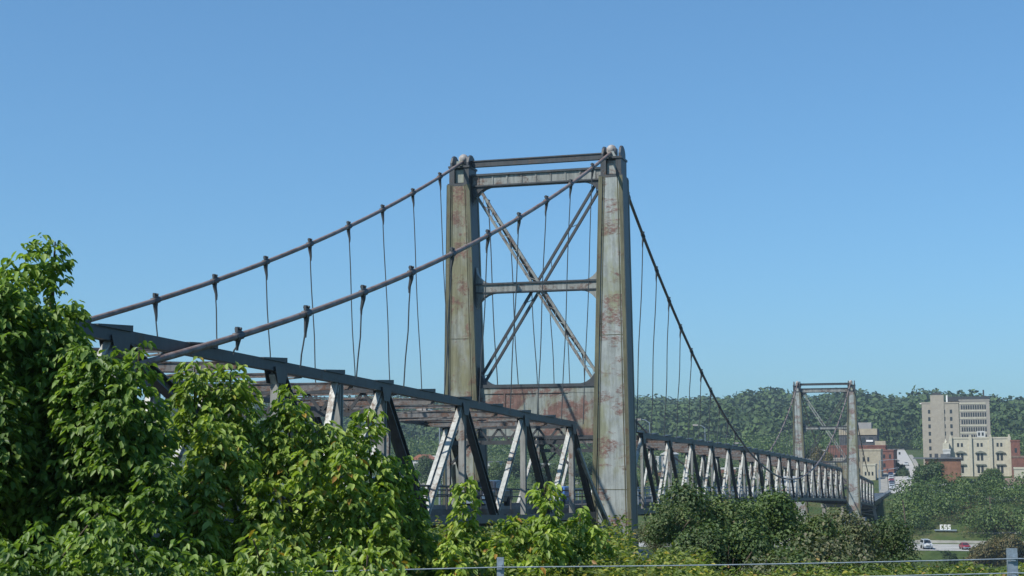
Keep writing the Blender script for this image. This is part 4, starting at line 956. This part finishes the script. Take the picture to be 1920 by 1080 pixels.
for (px_, py_, Y, R, v_, lb_) in FT:
    R *= 1.3 if px_ > 1680 else 1.0; p = atY(px_, py_, Y); sc = R/4.5; Hh = (9.5, 8.5, 8.5)[v_]*sc; loc = (p[0], p[1], p[2]-Hh*.95)
    g0 = gz(loc)
    if loc[2] > g0: sz = (p[2]-g0)/(Hh*.95); loc = (p[0], p[1], g0)
    else: sz = 1
    if not used[v_]:
        o = tp[v_]; used[v_] = True; o.location = [float(c) for c in loc]; o['label'] = lb_; o.scale = (sc, sc, sc*sz)
    else: dup(tp[v_], loc, lb_, random.uniform(0, 6), (sc, sc, sc*sz))
# far wooded hill: one mass nobody could count
def forest(name, label, n, xr, yr, seed, keep=None, R=(4.5, 8.5), Q=34, cs=(.22, .42)):
    rng = np.random.default_rng(seed); x = rng.uniform(*xr, n); y = rng.uniform(*yr, n)
    if keep is not None: m_ = keep(x, y, rng); x, y = x[m_], y[m_]
    n = len(x); z = ground(x, y); R_ = R[0]+(R[1]-R[0])*rng.random(n)**1.6; q = Q
    v_ = unit(rng.normal(size=(n*q, 3))); v_[:, 2] = np.abs(v_[:, 2])*1.0-.15
    Rr = np.repeat(R_, q); rad = Rr*rng.uniform(.75, 1.12, n*q)
    C = np.repeat(np.stack([x, y, z+R_*.75], 1), q, 0); P = C+v_*rad[:, None]*[1, 1, 1.15]
    D = np.cross(v_, rng.normal(size=v_.shape))+v_*.4
    return P, D, Rr*rng.uniform(*cs, n*q), v_*[1, 1, 1.0]+[0, 0, .1]
def vis(x, y, rng):
    px_ = (x-CAM[0])*math.cos(YAW)+(y-CAM[1])*math.sin(YAW); u = -(x-CAM[0])*math.sin(YAW)+(y-CAM[1])*math.cos(YAW)
    return (np.abs(px_/u) < .40)
P1_, D1_, S1_, N1_ = forest('f', '', 7500, (-1050, 300), (800, 1370), 5, vis, (4.5, 14), 110, (.13, .26))
fm = leafmat('far_wood_leaf', [(0, (.036, .068, .019)), (.5, (.042, .078, .021)), (1, (.048, .088, .023))], .08, .8, .07, (.5, .56, .62), (1.5, 1.4, 1.15))
tag(link('woodland', leaf_mesh('woodland', P1_, D1_, S1_*1.15, fm, width=.5, N0=N1_, jit=.28)), 'dense green woodland covering the whole far hill up to the skyline', 'woodland', kind='stuff')
P2_, D2_, S2_, N2_ = forest('f', '', 1500, (-420, 160), (560, 830), 6, lambda x, y, r: vis(x, y, r) & (np.abs(x-9-sx(y)) > 11) & ~((np.abs(x-20) < 22) & (y < 600)), (3, 7), 70, (.15, .28))
tag(link('town_greenery', leaf_mesh('town_greenery', P2_, D2_, S2_*.8, LM['far'], width=.45, N0=N2_, jit=.5)), 'mass of green trees between the town roofs and the hill', 'trees', kind='stuff')
P3_, D3_, S3_, N3_ = forest('f', '', 900, (-330, -12), (285, 560), 8, lambda x, y, r: vis(x, y, r), (2, 4), 60, (.16, .3))
tag(link('riverside_greenery', leaf_mesh('riverside_greenery', P3_, D3_, S3_*.7, LM['far'], width=.45, N0=N3_, jit=.5)), 'green scrub and small trees on the far bank between the houses', 'scrub', kind='stuff')
P5_, D5_, S5_, N5_ = forest('f', '', 760, (9, 62), (280, 350), 19, lambda x, y, r: vis(x, y, r) & (((y > 293) & (y < 332) & (x < 25)) | ((y > 318) & (y < 340) & (x > 14)) | ((x > 27) & (y < 290)) | ((x < 16) & (y < 292))), (1.3, 4.2), 120, (.12, .24))
tag(link('bank_greenery', leaf_mesh('bank_greenery', P5_, D5_, S5_*.8, LM['far'], width=.45, N0=N5_, jit=.5)), 'dense green trees and scrub on the slope between the highway and the town', 'scrub', kind='stuff')
P4_, D4_, S4_, N4_ = forest('f', '', 420, (-60, 110), (228, 335), 9, lambda x, y, r: vis(x, y, r) & ((y < 248) | (y > 279)) & (np.abs(x) > 6), (.8, 1.8), 50, (.16, .3))
tag(link('bank_scrub', leaf_mesh('bank_scrub', P4_, D4_, S4_*.8, LM['olive'], width=.45, N0=N4_, jit=.5)), 'low olive scrub on the slopes beside the riverside highway', 'scrub', kind='stuff')
